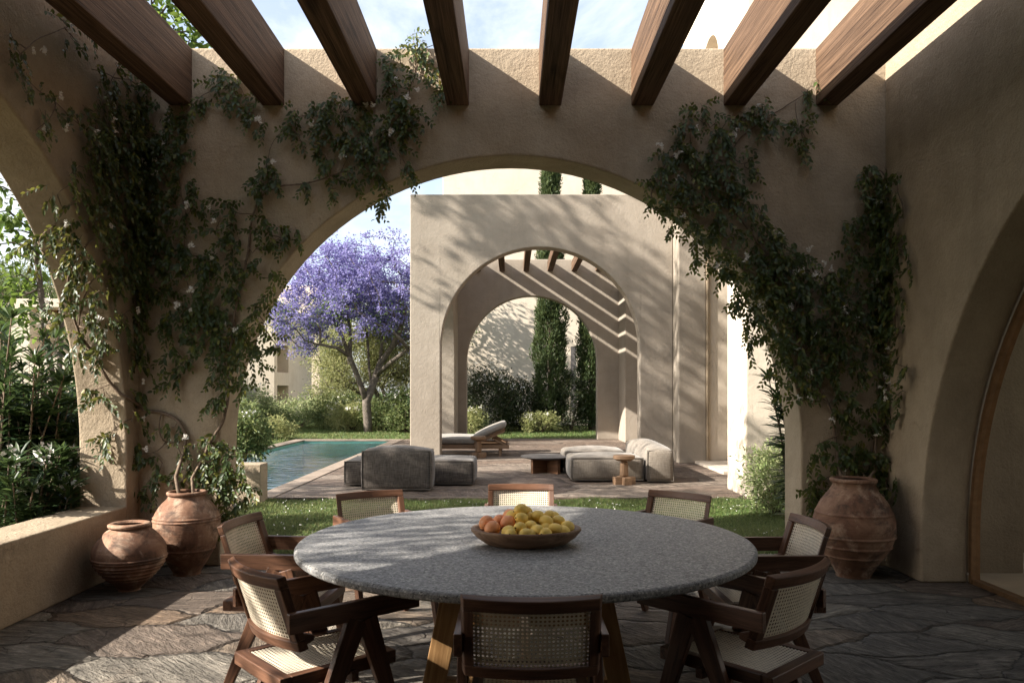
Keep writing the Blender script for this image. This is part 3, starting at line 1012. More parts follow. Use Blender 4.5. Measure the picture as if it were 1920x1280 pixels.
# bowl
BX, BY, BZ = 0.067, 3.70, 0.736
mb = MB()
A_, B_ = 0.262, 0.205
prof = [(0.02, 0.0), (0.66, 0.0), (0.74, 0.006), (0.90, 0.035), (1.0, 0.066), (1.0, 0.074), (0.985, 0.078), (0.905, 0.077), (0.885, 0.070), (0.80, 0.036), (0.70, 0.020), (0.02, 0.018)]
mb.lathe(prof, 72, (0, 0, 0), A_, B_)
mb.g = [(y, x, z) for y, x, z in mb.g]
o = mb.build("fruit_bowl", M['bowl'], None, (BX, BY, BZ), smooth=True)
tag(o, "shallow oval wooden bowl of citrus fruit on the grey stone table", "bowl")


def fruit(name, lab, cat, grp, rad, ln, mat, lemon):
    t_ = thing(name, lab, cat, (0, 0, 0), 0, grp)
    mb = MB()
    prof = []
    n = 22
    for i in range(n + 1):
        a = math.pi * i / n
        r, z = rad * math.sin(a), -ln * math.cos(a)
        if lemon:
            r = rad * math.sin(a) ** 0.92
            if i == n:
                r, z = 0.0012, ln * 1.20
            elif i == n - 1:
                r, z = rad * 0.13, ln * 1.13
            elif i == n - 2:
                r, z = rad * 0.22, ln * 1.02
            elif i == 0:
                r, z = 0.0012, -ln * 1.06
        else:
            r = max(r, 0.0012)
        prof.append((r, z))
    mb.lathe(prof, 26)
    mb.build("skin", mat, t_, smooth=True)
    mb = MB()
    zz = -ln * (1.06 if lemon else 1.0)
    mb.lathe([(0.0035, zz - 0.0015), (0.0035, zz + 0.004)], 8)
    mb.build("stem_end", M['navel'], t_)
    return t_


rf = random.Random(5)


def place_fruit(src, first, zx, zy, Y, rx, ry, rz, lab):
    p = at(870 + zx / 8.348, 930 + zy / 8.348, Y)
    o_ = src if first else dup(src, p, None, lab)
    o_.location = p
    o_.rotation_euler = (rx, ry, rz)
    o_["label"] = lab


orange = fruit("orange", "orange", "orange", "pink oranges in the wooden bowl", 0.0385, 0.0365, M['orange'], False)
OR = [(355, 425, 3.69, "pink orange at the far left of the fruit bowl"), (445, 510, 3.615, "pink orange leaning on the near rim of the bowl, left end"),
      (690, 425, 3.67, "pink orange touching the lemons, its stem end facing them"), (560, 405, 3.77, "pink orange half hidden between two other oranges in the bowl"), (725, 320, 3.76, "pink orange highest at the back, under the yellow pile")]
for i, (zx, zy, Y, lab) in enumerate(OR):
    place_fruit(orange, i == 0, zx, zy, Y, rf.uniform(0, 3), 1.35 if i == 2 else rf.uniform(0, 3), rf.uniform(0, 6), lab)
lemon = fruit("lemon", "lemon", "lemon", "yellow lemons heaped in the wooden bowl", 0.0295, 0.0355, M['lemon'], True)
LE = [(893, 215, 3.715), (965, 250, 3.77), (765, 315, 3.72), (900, 350, 3.665), (1045, 340, 3.72), (1150, 315, 3.70), (1340, 310, 3.76), (1285, 395, 3.665), (1480, 395, 3.69), (1620, 480, 3.65), (880, 500, 3.60), (1050, 475, 3.63), (1150, 540, 3.575),
      (1285, 510, 3.64), (1430, 520, 3.60), (700, 555, 3.58), (735, 605, 3.555), (965, 600, 3.55), (1275, 590, 3.56), (1555, 555, 3.60), (1010, 420, 3.72), (1180, 430, 3.74), (1420, 420, 3.75), (1050, 610, 3.56), (1400, 330, 3.80), (850, 430, 3.76), (1520, 470, 3.75)]
special = {0: "topmost lemon crowning the pile of fruit in the wooden bowl", 9: "lemon resting alone against the right end of the bowl", 10: "big lemon in front of the orange with the dark stem end"}
for i, (zx, zy, Y) in enumerate(LE):
    lab = special.get(i, "yellow lemon among the heap of lemons in the oval wooden bowl")
    place_fruit(lemon, i == 0, zx, zy, Y, rf.uniform(-1.9, -1.1), rf.uniform(-0.9, 0.9), rf.uniform(-1.2, 1.2), lab)

# ================================================================== TERRACOTTA JARS


def spline(prof, n=7):
    out = []
    P = [prof[0]] + prof + [prof[-1]]
    for i in range(1, len(P) - 2):
        for k in range(n):
            t_ = k / n
            q = []
            for d in (0, 1):
                a, b, c, e = P[i - 1][d], P[i][d], P[i + 1][d], P[i + 2][d]
                q.append(0.5 * ((2 * b) + (-a + c) * t_ + (2 * a - 5 * b + 4 * c - e) * t_ ** 2 + (-a + 3 * b - 3 * c + e) * t_ ** 3))
            out.append((max(q[0], 0.004), q[1]))
    out.append(prof[-1])
    return out


def jar(label, loc, outer, rim, bands, seed):
    t_ = thing("terracotta_jar", label, "jar", loc, seed * 1.3)
    pr = spline(outer, 22)
    for zb_, amp, wd in bands:
        pr = [(r + amp * math.exp(-((z - zb_) / wd) ** 2), z) for r, z in pr]
    rng_ = random.Random(seed)
    mb = MB(seed)
    top = outer[-1]
    inner = [(top[0] - 0.02, top[1] - 0.002), (top[0] - 0.022, top[1] - 0.06), (top[0] + 0.02, top[1] - 0.14)]
    mb.lathe([(0.01, 0.0)] + pr + inner, 64)
    # slight hand-made irregularity
    ph = rng_.uniform(0, 6)
    mb.v = [(x * (1 + 0.008 * math.sin(2 * math.atan2(y, x) + ph + z * 4)), y * (1 + 0.008 * math.sin(3 * math.atan2(y, x) + ph)), z) for x, y, z in mb.v]
    mb.build("body", M['terracotta'], t_, smooth=True)
    mb = MB(seed)
    rr_, rz_, rh, rw = rim
    mb.lathe([(rr_ - rw, rz_ - rh * 0.55), (rr_ - rw * 0.1, rz_ - rh * 0.55), (rr_, rz_ - rh * 0.25), (rr_, rz_ + rh * 0.1), (rr_ - rw * 0.3, rz_ + rh * 0.32), (rr_ - rw * 0.8, rz_ + rh * 0.30), (rr_ - rw * 1.1, rz_ - rh * 0.1)], 64)
    # open ring: drop the two caps
    mb.f = mb.f[:-2]
    mb.build("rim", M['terracotta'], t_, smooth=True)
    return t_


jar("squat terracotta jar with ribbed lower half, its shoulder in sun beside the parapet", (-2.815, 5.73, 0),
    [(0.078, 0.0), (0.082, 0.02), (0.150, 0.085), (0.220, 0.17), (0.252, 0.265), (0.235, 0.345), (0.170, 0.425), (0.128, 0.455), (0.122, 0.475)],
    (0.148, 0.482, 0.034, 0.052), [(0.245, 0.012, 0.006), (0.226, 0.011, 0.006), (0.195, 0.012, 0.007), (0.172, 0.010, 0.006), (0.140, 0.009, 0.006), (0.110, 0.009, 0.006), (0.085, 0.007, 0.005)], 1)
BIGJAR = (-2.60, 6.225, 0)
jar("taller terracotta jar in the left corner with two climber stems growing from it", BIGJAR,
    [(0.104, 0.0), (0.110, 0.03), (0.165, 0.12), (0.225, 0.24), (0.252, 0.38), (0.245, 0.47), (0.198, 0.555), (0.150, 0.605), (0.138, 0.640)],
    (0.153, 0.652, 0.032, 0.03), [(0.462, 0.007, 0.006), (0.440, 0.007, 0.006), (0.205, 0.008, 0.006)], 2)
RJAR = (2.705, 6.165, 0)
jar("large ringed terracotta jar in the dark right corner below the climber", RJAR,
    [(0.132, 0.0), (0.138, 0.03), (0.185, 0.11), (0.262, 0.22), (0.305, 0.35), (0.300, 0.46), (0.255, 0.575), (0.190, 0.665), (0.158, 0.715), (0.155, 0.750)],
    (0.176, 0.762, 0.036, 0.04), [(0.505, 0.007, 0.007), (0.325, 0.011, 0.008), (0.245, 0.011, 0.008), (0.165, 0.011, 0.008)], 3)

# ================================================================== LOUNGE FURNITURE


def cushion(sx, sy, sz, r=0.05, bulge=0.03, n=14, top_round=0.0):
    """A stuffed block sitting on z = 0."""
    mb = MB()
    idx = {}

    def vert(i, j, k):
        key = (i, j, k)
        if key in idx:
            return idx[key]
        q = np.array([i / n * 2 - 1, j / n * 2 - 1, k / n * 2 - 1])
        h = np.array([sx / 2, sy / 2, sz / 2])
        p = q * h
        inn = np.clip(p, -(h - r), h - r)
        d = p - inn
        L = np.linalg.norm(d)
        if L > 1e-9:
            p = inn + d / L * min(r, max(abs(d).max(), 1e-9) if False else r) * (1 if abs(abs(q)).max() > 0.999 else 0)
        # stuffed bulge
        b = bulge * np.array([np.sign(q[0]) * (abs(q[0]) > 0.999) * (1 - q[1] ** 2) * (1 - q[2] ** 2),
                              np.sign(q[1]) * (abs(q[1]) > 0.999) * (1 - q[0] ** 2) * (1 - q[2] ** 2),
                              (q[2] > 0.999) * (1 - q[0] ** 2) * (1 - q[1] ** 2) * 1.5])
        p = p + b
        if top_round and q[2] > 0:
            p[2] -= top_round * q[0] ** 2 * max(q[2], 0)
        p[2] += sz / 2
        idx[key] = len(mb.v)
        mb.v.append(tuple(p))
        mb.g.append(tuple(p))
        return idx[key]
    for a in range(n):
        for b in range(n):
            for lo in (0, n):
                q = [(a, b), (a + 1, b), (a + 1, b + 1), (a, b + 1)]
                if lo == 0:
                    q = q[::-1]
                mb.f.append(tuple(vert(u, v, lo) for u, v in q))
                mb.f.append(tuple(vert(lo, u, v) for u, v in q))
                mb.f.append(tuple(vert(u, lo, v) for u, v in q[::-1]))
    return mb


def piped(name, mat, parent, sx, sy, sz, loc, r=0.05, bulge=0.03, tr=0.0, faces="yn", rz=0.0):
    o_ = cushion(sx, sy, sz, r, bulge, 16, tr).build(name, mat, parent, loc, smooth=True)
    o_.rotation_euler = (0, 0, rz)
    i = 0.012
    hx, hy = sx / 2 - i, sy / 2 - i * 0.4
    for s in (-1, 1):
        mb = MB()
        y = s * (hy - 0.002)
        pts = [(-hx, y, i), (hx, y, i), (hx, y, sz - i - tr * 0.9), (-hx, y, sz - i - tr * 0.9), (-hx, y, i), (hx, y, i)]
        mb.tube(pts, 0.009, 6)
        mb.build("piping", M['piping'], o_)
    return o_


sf = thing("outdoor_sofa", "charcoal block sofa seen from behind at the edge of the terrace", "sofa", (-1.62, 12.0, 0))
piped("backrest", M['fabric_dark'], sf, 1.02, 0.42, 0.60, (xat(745, 11.4) + 1.62, 11.50 - 12.0, 0.02), 0.05, 0.03, 0.02)
piped("seat", M['fabric_dark'], sf, 1.02, 1.0, 0.37, (xat(717, 12.3) + 1.62 - 0.02, 12.40 - 12.0, 0.025), 0.05, 0.025)
piped("seat", M['fabric_dark'], sf, 0.98, 1.0, 0.37, (xat(890, 11.95) + 1.62 - 0.50, 12.44 - 12.0, 0.025), 0.05, 0.025)

sf = thing("outdoor_sofa", "light grey linen sofa with a tall padded back, on the right of the terrace", "sofa", (1.9, 12.9, 0))
piped("seat", M['fabric'], sf, 1.18, 1.05, 0.37, (xat(1137, 12.4) - 1.9 + 0.02, 0.05, 0.03), 0.06, 0.03)
piped("backrest", M['fabric'], sf, 0.44, 2.35, 0.535, (2.36 - 1.9, 0.62, 0.02), 0.06, 0.045, 0.03)
piped("seat", M['fabric'], sf, 1.1, 1.0, 0.37, (1.48 - 1.9, 1.40, 0.03), 0.06, 0.04)

# round coffee table with a crossed base
ct = thing("coffee_table", "low round dark stone coffee table on a crossed timber base", "table", (0.63, 13.95, 0))
mb = MB()
mb.lathe([(0.02, 0.255), (0.36, 0.255), (0.45, 0.275), (0.475, 0.292), (0.47, 0.302), (0.45, 0.306), (0.02, 0.306)], 56)
mb.build("tabletop", M['dark_stone'], ct, smooth=False)
for s, yy in ((R(35), 0), (R(-55), 0)):
    d = Vector((math.cos(s), math.sin(s), 0))
    mb = MB(3)
    mb.board(-d * 0.34 + Vector((0, 0, 0.127)), d * 0.34 + Vector((0, 0, 0.127)), (0, 0, 1), 0.254, 0.06 if s > 0 else 0.058)
    mb.build("base_panel", M['dark_teak'], ct, bevel=0.004)


def side_table(label, loc, h, mat, rz=0.4):
    t_ = thing("side_table", label, "side table", loc, rz)
    mb = MB(4)
    mb.lathe([(0.01, h - 0.085), (0.11, h - 0.085), (0.165, h - 0.055), (0.17, h - 0.05), (0.17, h - 0.006), (0.163, h), (0.01, h)], 40)
    mb.g = [(y, x * 0.2, z) for x, y, z in mb.v]
    mb.build("tabletop", mat, t_)
    mb = MB(5)
    mb.board((0, 0, 0.12), (0, 0, h - 0.086), (1, 0, 0), 0.125, 0.125, 0.105, 0.105)
    mb.build("stem", mat, t_, bevel=0.03)
    mb = MB(6)
    mb.board((-0.17, 0, 0.06), (0.17, 0, 0.06), (0, 0, 1), 0.12, 0.12)
    mb.board((0, -0.17, 0.0595), (0, -0.061, 0.0595), (0, 0, 1), 0.118, 0.118)
    mb.board((0, 0.061, 0.0595), (0, 0.17, 0.0595), (0, 0, 1), 0.118, 0.118)
    mb.build("foot", mat, t_, bevel=0.004)
    return t_


side_table("pale timber side table with a thick round top beside the grey sofa", (xat(1170, 12.2), 12.2, 0), 0.455, M['teak'], 0.25)
side_table("timber side table with a round top standing before the sun lounger", (xat(897, 17.0), 17.0, 0), 0.475, M['teak'], 0.5)
side_table("dark timber side table by the left pier at the rear of the pavilion", (xat(867, 24.6), 24.6, 0), 0.50, M['dark_teak'], 0.1)


def lounger():
    t_ = thing("sun_lounger", "timber sun lounger with grey cushion and raised head, nearer the viewer", "sun lounger", (0, 0, 0), 0, "sun loungers in the pavilion")
    # lies along x: foot at -x, head at +x
    mb = MB(60)
    for s in (-1, 1):
        mb.board((-0.95, s * 0.36, 0.215), (1.0, s * 0.36, 0.215), (0, 0, 1), 0.085, 0.045)
    for x in (-0.93, 0.2, 0.98):
        mb.board((x, -0.338, 0.215), (x, 0.338, 0.215), (0, 0, 1), 0.08, 0.04)
    fr_ = mb.build("frame", M['teak'], t_, bevel=0.004)
    for x in (-0.8, 0.8):
        for s in (-1, 1):
            mb = MB(61)
            mb.board((x, s * 0.33, 0.0), (x, s * 0.33, 0.172), (1, 0, 0), 0.06, 0.05)
            mb.build("leg", M['teak'], t_, bevel=0.003)
    an = R(24)
    ca, sa = math.cos(an), math.sin(an)
    mb = MB(62)
    for s in (-1, 1):
        mb.board((0.22, s * 0.27, 0.27), (0.22 + 0.74 * ca, s * 0.27, 0.27 + 0.74 * sa), (0, 0, 1), 0.06, 0.035)
    for i in range(8):
        q = 0.05 + i * 0.093
        c = Vector((0.22 + q * ca - 0.042 * sa, 0, 0.27 + q * sa + 0.042 * ca))
        mb.board(c + Vector((0, -0.32, 0)), c + Vector((0, 0.32, 0)), (ca, 0, sa), 0.065, 0.018)
    for s in (-1, 1):
        mb.board((0.62, s * 0.22, 0.40), (0.93, s * 0.22, 0.235), (0, 0, 1), 0.04, 0.025)
    mb.build("backrest_frame", M['teak'], t_, bevel=0.003)
    c_ = cushion(1.20, 0.66, 0.155, 0.05, 0.02, 14).build("cushion", M['fabric_pale'], t_, (-0.37, 0, 0.262), smooth=True)
    c2 = cushion(0.80, 0.66, 0.13, 0.05, 0.02, 14).build("cushion", M['fabric_pale'], t_, (0.22 + 0.41 * ca - 0.055 * sa, 0, 0.27 + 0.41 * sa + 0.055 * ca), smooth=True)
    c2.rotation_euler = (0, -an, 0)
    return t_


lg = lounger()
lg.location = (xat(957, 17.75) - 1.03, 17.75, 0)
dup(lg, (xat(957, 18.6) - 1.03, 18.6, 0), 0.0, "timber sun lounger half hidden behind the nearer lounger, under the pavilion beams")

# ================================================================== VEGETATION
def rand_dirs(rng, n, up=0.0, bias=None):
    d = rng.normal(size=(n, 3))
    d = unit(d)
    d[:, 2] += up
    if bias is not None:
        d = d + bias
    return unit(d)


def grow(base_lines, tips, rng, r_tip=0.012, r_pow=0.42, wig=0.10, up=0.15, step=0.35):
    """Branches from given limb polylines to every tip. base_lines: list of (points, parent index or None).
    Returns a list of (points, radii)."""
    pos, par = [], []
    for pts, attach in base_lines:
        prev = attach if attach is not None else -1
        pts = [np.array(p, dtype=float) for p in pts]
        for i, p in enumerate(pts):
            if attach is not None and i == 0:
                continue
            pos.append(p)
            par.append(prev)
            prev = len(pos) - 1
    n_base = len(pos)
    root = pos[0]
    order = np.argsort([np.linalg.norm(t - pos[n_base - 1]) for t in tips])
    tipnodes = []
    for ti in order:
        t = np.array(tips[ti], dtype=float)
        A = np.array(pos)
        d = np.linalg.norm(A - t, axis=1)
        # prefer nodes that are lower / closer to the trunk than the tip
        back = np.maximum(0, np.linalg.norm(A - root, axis=1) - np.linalg.norm(t - root))
        low = np.maximum(0, A[:, 2] - t[2])
        j = int(np.argmin(d + 1.2 * back + 0.6 * low))
        k = max(1, int(d[j] / step))
        prev = j
        p0 = pos[j].copy()
        for i in range(1, k + 1):
            f = i / k
            q = p0 * (1 - f) + t * f
            if i < k:
                q = q + rng.normal(size=3) * wig * d[j] * 0.5
                q[2] += up * d[j] * math.sin(math.pi * f) * 0.6
            pos.append(q)
            par.append(prev)
            prev = len(pos) - 1
        tipnodes.append(prev)
    N = len(pos)
    w = np.zeros(N)
    for t in tipnodes:
        w[t] += 1
    for i in range(N - 1, -1, -1):
        if par[i] >= 0:
            w[par[i]] += w[i]
    w = np.maximum(w, 1)
    rad = r_tip * w ** r_pow
    done = np.zeros(N, bool)
    lines = []
    starts = sorted([i for i in range(N) if i not in set(par)], key=lambda i: -w[i])
    depth = np.zeros(N)
    for i in range(N):
        depth[i] = depth[par[i]] + 1 if par[i] >= 0 else 0
    for s in sorted(starts, key=lambda i: -depth[i]):
        ch = [s]
        while not done[ch[-1]]:
            done[ch[-1]] = True
            if par[ch[-1]] < 0:
                break
            ch.append(par[ch[-1]])
        if len(ch) > 1:
            ch = ch[::-1]
            r = [rad[i] for i in ch]
            if len(r) > 1:
                r[0] = min(r[0], r[1] * 1.25)
            r[-1] *= 0.6
            lines.append(([pos[i] for i in ch], r))
    return lines


def wood_mesh(name, lines, mat, parent, origin, nmin=5, nbig=12):
    mb = MB(1)
    for pts, r in lines:
        mb.tube(pts, r, nbig if max(r) > 0.05 else nmin, caps=True)
    return mb.build(name, mat, parent, None, origin, smooth=True)


def clump_leaves(rng, tips, per, rad, L, W, up=0.0, droop=0.15, hi=False, squash=0.8, fold=0.25, jit=0.25):
    tips = np.array(tips)
    n = len(tips) * per
    c = np.repeat(tips, per, axis=0)
    off = rng.normal(size=(n, 3)) * rad * 0.55
    off[:, 2] *= squash
    P = c + off
    D = unit(off + rng.normal(size=(n, 3)) * rad * 0.5)
    D[:, 2] += up
    l = L * (1 - jit + 2 * jit * rng.random(n))
    return leaf_arrays(P, D, l, W * l / L, rng, fold, droop, hi)


def ellip_tips(rng, n, c, r, inner=0.45, zmin=-1.0, lump=0.15):
    out = []
    ph = rng.random(6) * 6.28
    while len(out) < n:
        d = rng.normal(size=3)
        d /= np.linalg.norm(d)
        if d[2] < zmin:
            continue
        f = (inner + (1 - inner) * rng.random() ** 0.6)
        az = math.atan2(d[1], d[0])
        k = 1 + lump * (math.sin(3 * az + ph[0]) * math.cos(2.5 * d[2] + ph[1]) + math.sin(5 * az + ph[2] + 4 * d[2]))
        out.append(np.array(c) + d * np.array(r) * f * k)
    return out


# ---- jacaranda beside the pool
rng = np.random.default_rng(11)
JY = 27.5
jb = at(690, 812, JY)
jb.z = 0.0
t = thing("jacaranda_tree", "jacaranda in full violet blossom with forked grey trunk on the lawn behind the pool", "tree", jb)
J = lambda x, y, dy=0.0: np.array(at(x, y, JY + dy))
trunk = [np.array(jb) + np.array([0, 0, -0.1]), J(690, 795), J(688, 770), J(687, 752)]
base = [(trunk, None),
        ([trunk[-1], J(677, 724, -0.1), J(665, 692, -0.3), J(655, 668, -0.5)], 3),          # 4 5 6
        ([trunk[-1], J(697, 728, 0.1), J(705, 704, 0.2), J(712, 682, 0.3)], 3),             # 7 8 9
        ([J(655, 668, -0.5), J(632, 652, -0.8), J(600, 646, -1.0), J(572, 638, -1.1)], 6),  # 10 11 12
        ([J(655, 668, -0.5), J(642, 632, -0.6), J(622, 595, -0.7), J(604, 565, -0.8)], 6),  # 13 14 15
        ([J(655, 668, -0.5), J(657, 630, -0.2), J(652, 585, 0.1), J(650, 540, 0.3)], 6),
        ([J(697, 728, 0.1), J(692, 690, 0.5), J(690, 645, 0.7), J(682, 590, 0.9), J(680, 530, 1.0)], 7),
        ([J(712, 682, 0.3), J(716, 645, 0.3), J(712, 600, 0.3), J(712, 550, 0.2)], 9),
        ([J(712, 682, 0.3), J(734, 652, -0.2), J(752, 615, -0.5), J(762, 575, -0.6)], 9),
        ([J(705, 704, 0.2), J(734, 678, -0.5), J(765, 655, -0.8), J(795, 640, -1.0)], 8)]
tips = ellip_tips(rng, 420, np.array(at(668, 566, JY)) + np.array([0, 0, 0.0]), (2.75, 2.5, 2.0), 0.22, -0.72, 0.22)
tips += [J(*q) for q in [(690, 445), (715, 440), (668, 455), (735, 470), (640, 470), (530, 585), (525, 612), (540, 630), (560, 650), (585, 655), (530, 640, 0.3), (520, 600, 0.4), (550, 570), (565, 530), (600, 500), (625, 485)]]
lines = grow(base, tips, rng, 0.0105, 0.44, 0.09, 0.10)
wood_mesh("trunk", lines, M['bark'], t, t.location)
fp = [clump_leaves(rng, tips, 70, 0.20, 0.085, 0.06, 0.2, 0.1, fold=0.1)]
fp.append(clump_leaves(rng, [q + rng.normal(size=3) * 0.25 for q in tips], 34, 0.14, 0.08, 0.06, 0.3, 0.1, fold=0.1))
foliage("blossom", fp, M['blossom'], t, t.location)
low = [q for q in tips if q[2] < 4.6]
foliage("leaves", [clump_leaves(rng, low, 26, 0.4, 0.10, 0.04, 0.1, 0.2)], M['leaf_tree'], t, t.location)

# ---- old olive behind it
rng = np.random.default_rng(12)
OY = 31.0
ob = at(728, 790, OY)
ob.z = 0
t = thing("olive_tree", "old olive with pale twisted trunks and grey green crown behind the jacaranda", "tree", ob)
O = lambda x, y, dy=0.0: np.array(at(x, y, OY + dy))
base = [([np.array(ob), O(722, 768), O(716, 752), O(708, 742), O(700, 728, -0.3), O(690, 700, -0.5), O(680, 690, -0.6)], None),
        ([O(722, 768), O(722, 745, 0.2), O(716, 725, 0.3), O(728, 708, 0.5)], 1),
        ([O(722, 768), O(735, 758, 0.2), O(738, 745), O(752, 738), O(758, 728), O(765, 715)], 1),
        ([O(700, 728), O(678, 738, -0.2), O(655, 725, -0.3)], 4)]
tips = ellip_tips(rng, 210, O(690, 690), (2.2, 1.6, 1.75), 0.5, -0.6) + ellip_tips(rng, 90, O(745, 665), (1.6, 1.6, 2.1), 0.5, -0.5)
tips += ellip_tips(rng, 60, O(668, 610), (1.9, 1.4, 1.6), 0.4, -0.7)
lines = grow(base, tips, rng, 0.012, 0.40, 0.14, 0.1)
wood_mesh("trunk", lines, M['bark'], t, t.location)
foliage("crown", [clump_leaves(rng, tips, 120, 0.40, 0.12, 0.034, 0.25, 0.15)], M['leaf_olive'], t, t.location)


# ---- slender broad-leaved tree outside the left arch
def broad_tree(label, pos, stems, tips, seed, per=26, L=0.085, W=0.05, hi=True, rad=0.20, r_tip=0.006, mat='leaf_tree'):
    rng_ = np.random.default_rng(seed)
    t_ = thing("broadleaf_tree", label, "tree", pos)
    lines_ = grow(stems, tips, rng_, r_tip, 0.42, 0.10, 0.05, 0.25)
    wood_mesh("trunk", lines_, M['bark'], t_, t_.location)
    foliage("crown", [clump_leaves(rng_, tips, per, rad, L, W, 0.0, 0.35, hi, 0.7, 0.12)], M[mat], t_, t_.location)
    return t_


SY = 8.0
S = lambda x, y, dy=0.0: np.array(at(x, y, SY + dy))
sb = at(105, 760, SY)
sb.z = 0.0
rng = np.random.default_rng(21)
stems = [([np.array(sb), S(105, 860), S(104, 738), S(96, 690), S(88, 640), S(82, 590), S(76, 540), S(70, 490), S(66, 440, 0.1), S(64, 380, 0.1), S(66, 300, 0.2), S(80, 220, 0.2), S(110, 140, 0.2)], None),
         ([S(104, 738), S(112, 690, 0.2), S(114, 640, 0.3), S(116, 560, 0.4), S(124, 470, 0.5), S(140, 360, 0.5), S(170, 240, 0.5), S(210, 130, 0.4)], 2)]
tips = [S(*q) for q in [(8, 372), (15, 395), (30, 405), (12, 430), (40, 432), (55, 445), (25, 455), (60, 462), (35, 475), (20, 520), (8, 540), (40, 515), (55, 550), (30, 560), (60, 500), (62, 590), (38, 585),
                        (70, 615), (45, 630), (90, 610), (5, 350), (-20, 400), (-30, 460), (-15, 350), (-40, 520), (0, 300)]]
tips += [S(*q) for q in [(285, 10), (300, 30), (312, 12), (330, 45), (345, 60), (322, 60), (355, 75), (365, 55), (300, -20), (340, 10), (280, -30), (375, 82), (330, -10), (360, 20), (318, 85), (350, 95), (290, 60), (270, 20)]]
tips += [S(x, y, dy) for x, y, dy in zip(rng.uniform(-60, 290, 50), rng.uniform(-60, 300, 50), rng.uniform(-0.6, 0.9, 50))]
broad_tree("slender green tree with big backlit leaves just outside the left arch", sb, stems, tips, 22, 20, 0.088, 0.052, True, 0.17)

# the trees left of the courtyard whose shade dapples the scene
SHADE = [
    # base, crown centre, radii, tips, per, leaf length
    ((-6.6, 2.6, 0), (-6.2, 1.6, 4.5), (1.6, 1.8, 1.1), 66, 34, 0.10, "broadleaf tree out of view beyond the left parapet, nearest the viewer"),
    ((-9.6, 8.6, 0), (-9.4, 8.6, 6.0), (2.2, 2.4, 2.2), 100, 75, 0.13, "wide broadleaf tree out of view left of the courtyard"),
    ((-9.2, 12.0, 0), (-9.0, 12.0, 9.8), (2.9, 2.5, 3.3), 15, 330, 0.20, "tallest broadleaf tree out of view left of the pool"),
    ((-14.2, 17.0, 0), (-14.0, 17.0, 7.4), (2.0, 2.6, 2.6), 100, 40, 0.14, "broadleaf tree out of view beyond the left side of the pool"),
]
for si, (b_, c_, r_, nt, per, L_, lab) in enumerate(SHADE):
    rng = np.random.default_rng(70 + si)
    tips = ellip_tips(rng, nt, c_, r_, 0.3, -0.8, 0.3)
    b_ = np.array(b_, float)
    cz = np.array(c_, float)
    st = [([b_, b_ * 0.6 + cz * 0.4 + rng.normal(size=3) * 0.15, b_ * 0.3 + cz * 0.7 + rng.normal(size=3) * 0.2], None)]
    broad_tree(lab, b_, st, tips, 80 + si, per, L_, L_ * 0.55, False, 0.85 if si == 2 else 0.42, 0.010)


bt = (-2.9, 31.7, 0)
rng = np.random.default_rng(90)
broad_tree("tree in the narrow garden behind the left side of the pavilion", bt, [([np.array(bt), np.array([-2.85, 31.7, 1.8]), np.array([-2.9, 31.75, 3.4])], None)],
           ellip_tips(rng, 90, (-2.9, 31.7, 5.3), (1.3, 1.0, 1.9), 0.3, -0.8, 0.3), 91, 40, 0.12, 0.06, False, 0.36, 0.010)


# ---- cypresses
def cypress(label, pos, h, r, seed, n=1500):
    rng_ = np.random.default_rng(seed)
    t_ = thing("cypress_tree", label, "tree", pos)
    z = h * rng_.random(n) ** 0.85
    f = z / h
    prof = r * np.minimum(1.0, (0.85 + 1.2 * f)) * np.clip(1.15 - f, 0.0, 1) ** 0.75
    a = rng_.random(n) * 2 * math.pi
    ph = rng_.random(4) * 6
    lump = 1 + 0.16 * np.sin(3 * a + z * 2.3 + ph[0]) + 0.13 * np.sin(5 * a - z * 3.1 + ph[1]) + 0.1 * np.sin(z * 5 + 2 * a)
    q = prof * lump * (0.62 + 0.38 * rng_.random(n) ** 0.5)
    P = np.stack([np.cos(a) * q, np.sin(a) * q, z + 0.15], 1)
    per = 26
    PP = np.repeat(P, per, 0) + rng_.normal(size=(n * per, 3)) * np.array([0.055, 0.055, 0.10])
    out = np.repeat(np.stack([np.cos(a) * 0.45, np.sin(a) * 0.45, np.ones(n)], 1), per, 0)
    D = unit(out + rng_.normal(size=PP.shape) * 0.45)
    l = 0.13 * (0.6 + 0.8 * rng_.random(len(PP)))
    V, Fc, rr_ = leaf_arrays(PP, D, l, l * 0.30, rng_, 0.3, 0.0)
    rr_ = np.clip(np.repeat(np.repeat(rng_.random(n) * 0.5, per), 4) + rr_ * 0.5, 0, 1)
    foliage("crown", [(V, Fc, rr_)], M['leaf_cypress'], t_)
    wood_mesh("trunk", [([(0, 0, -0.05), (0.02, 0, h * 0.3), (0, 0.02, h * 0.92)], [0.14, 0.10, 0.02])], M['bark_dark'], t_, None)
    # inner dark twig mass reads between the tufts
    return t_


CYY = 28.6
p = at(1032, 800, CYY)
cypress("tall cypress seen whole through the pavilion arches, its tip above the pavilion", (p.x, CYY, 0), 11.2, 0.56, 31, 1900)
p = at(1111, 800, CYY)
cypress("cypress half hidden by the right side of the inner arch", (p.x, CYY + 0.2, 0), 10.2, 0.50, 32, 1700)


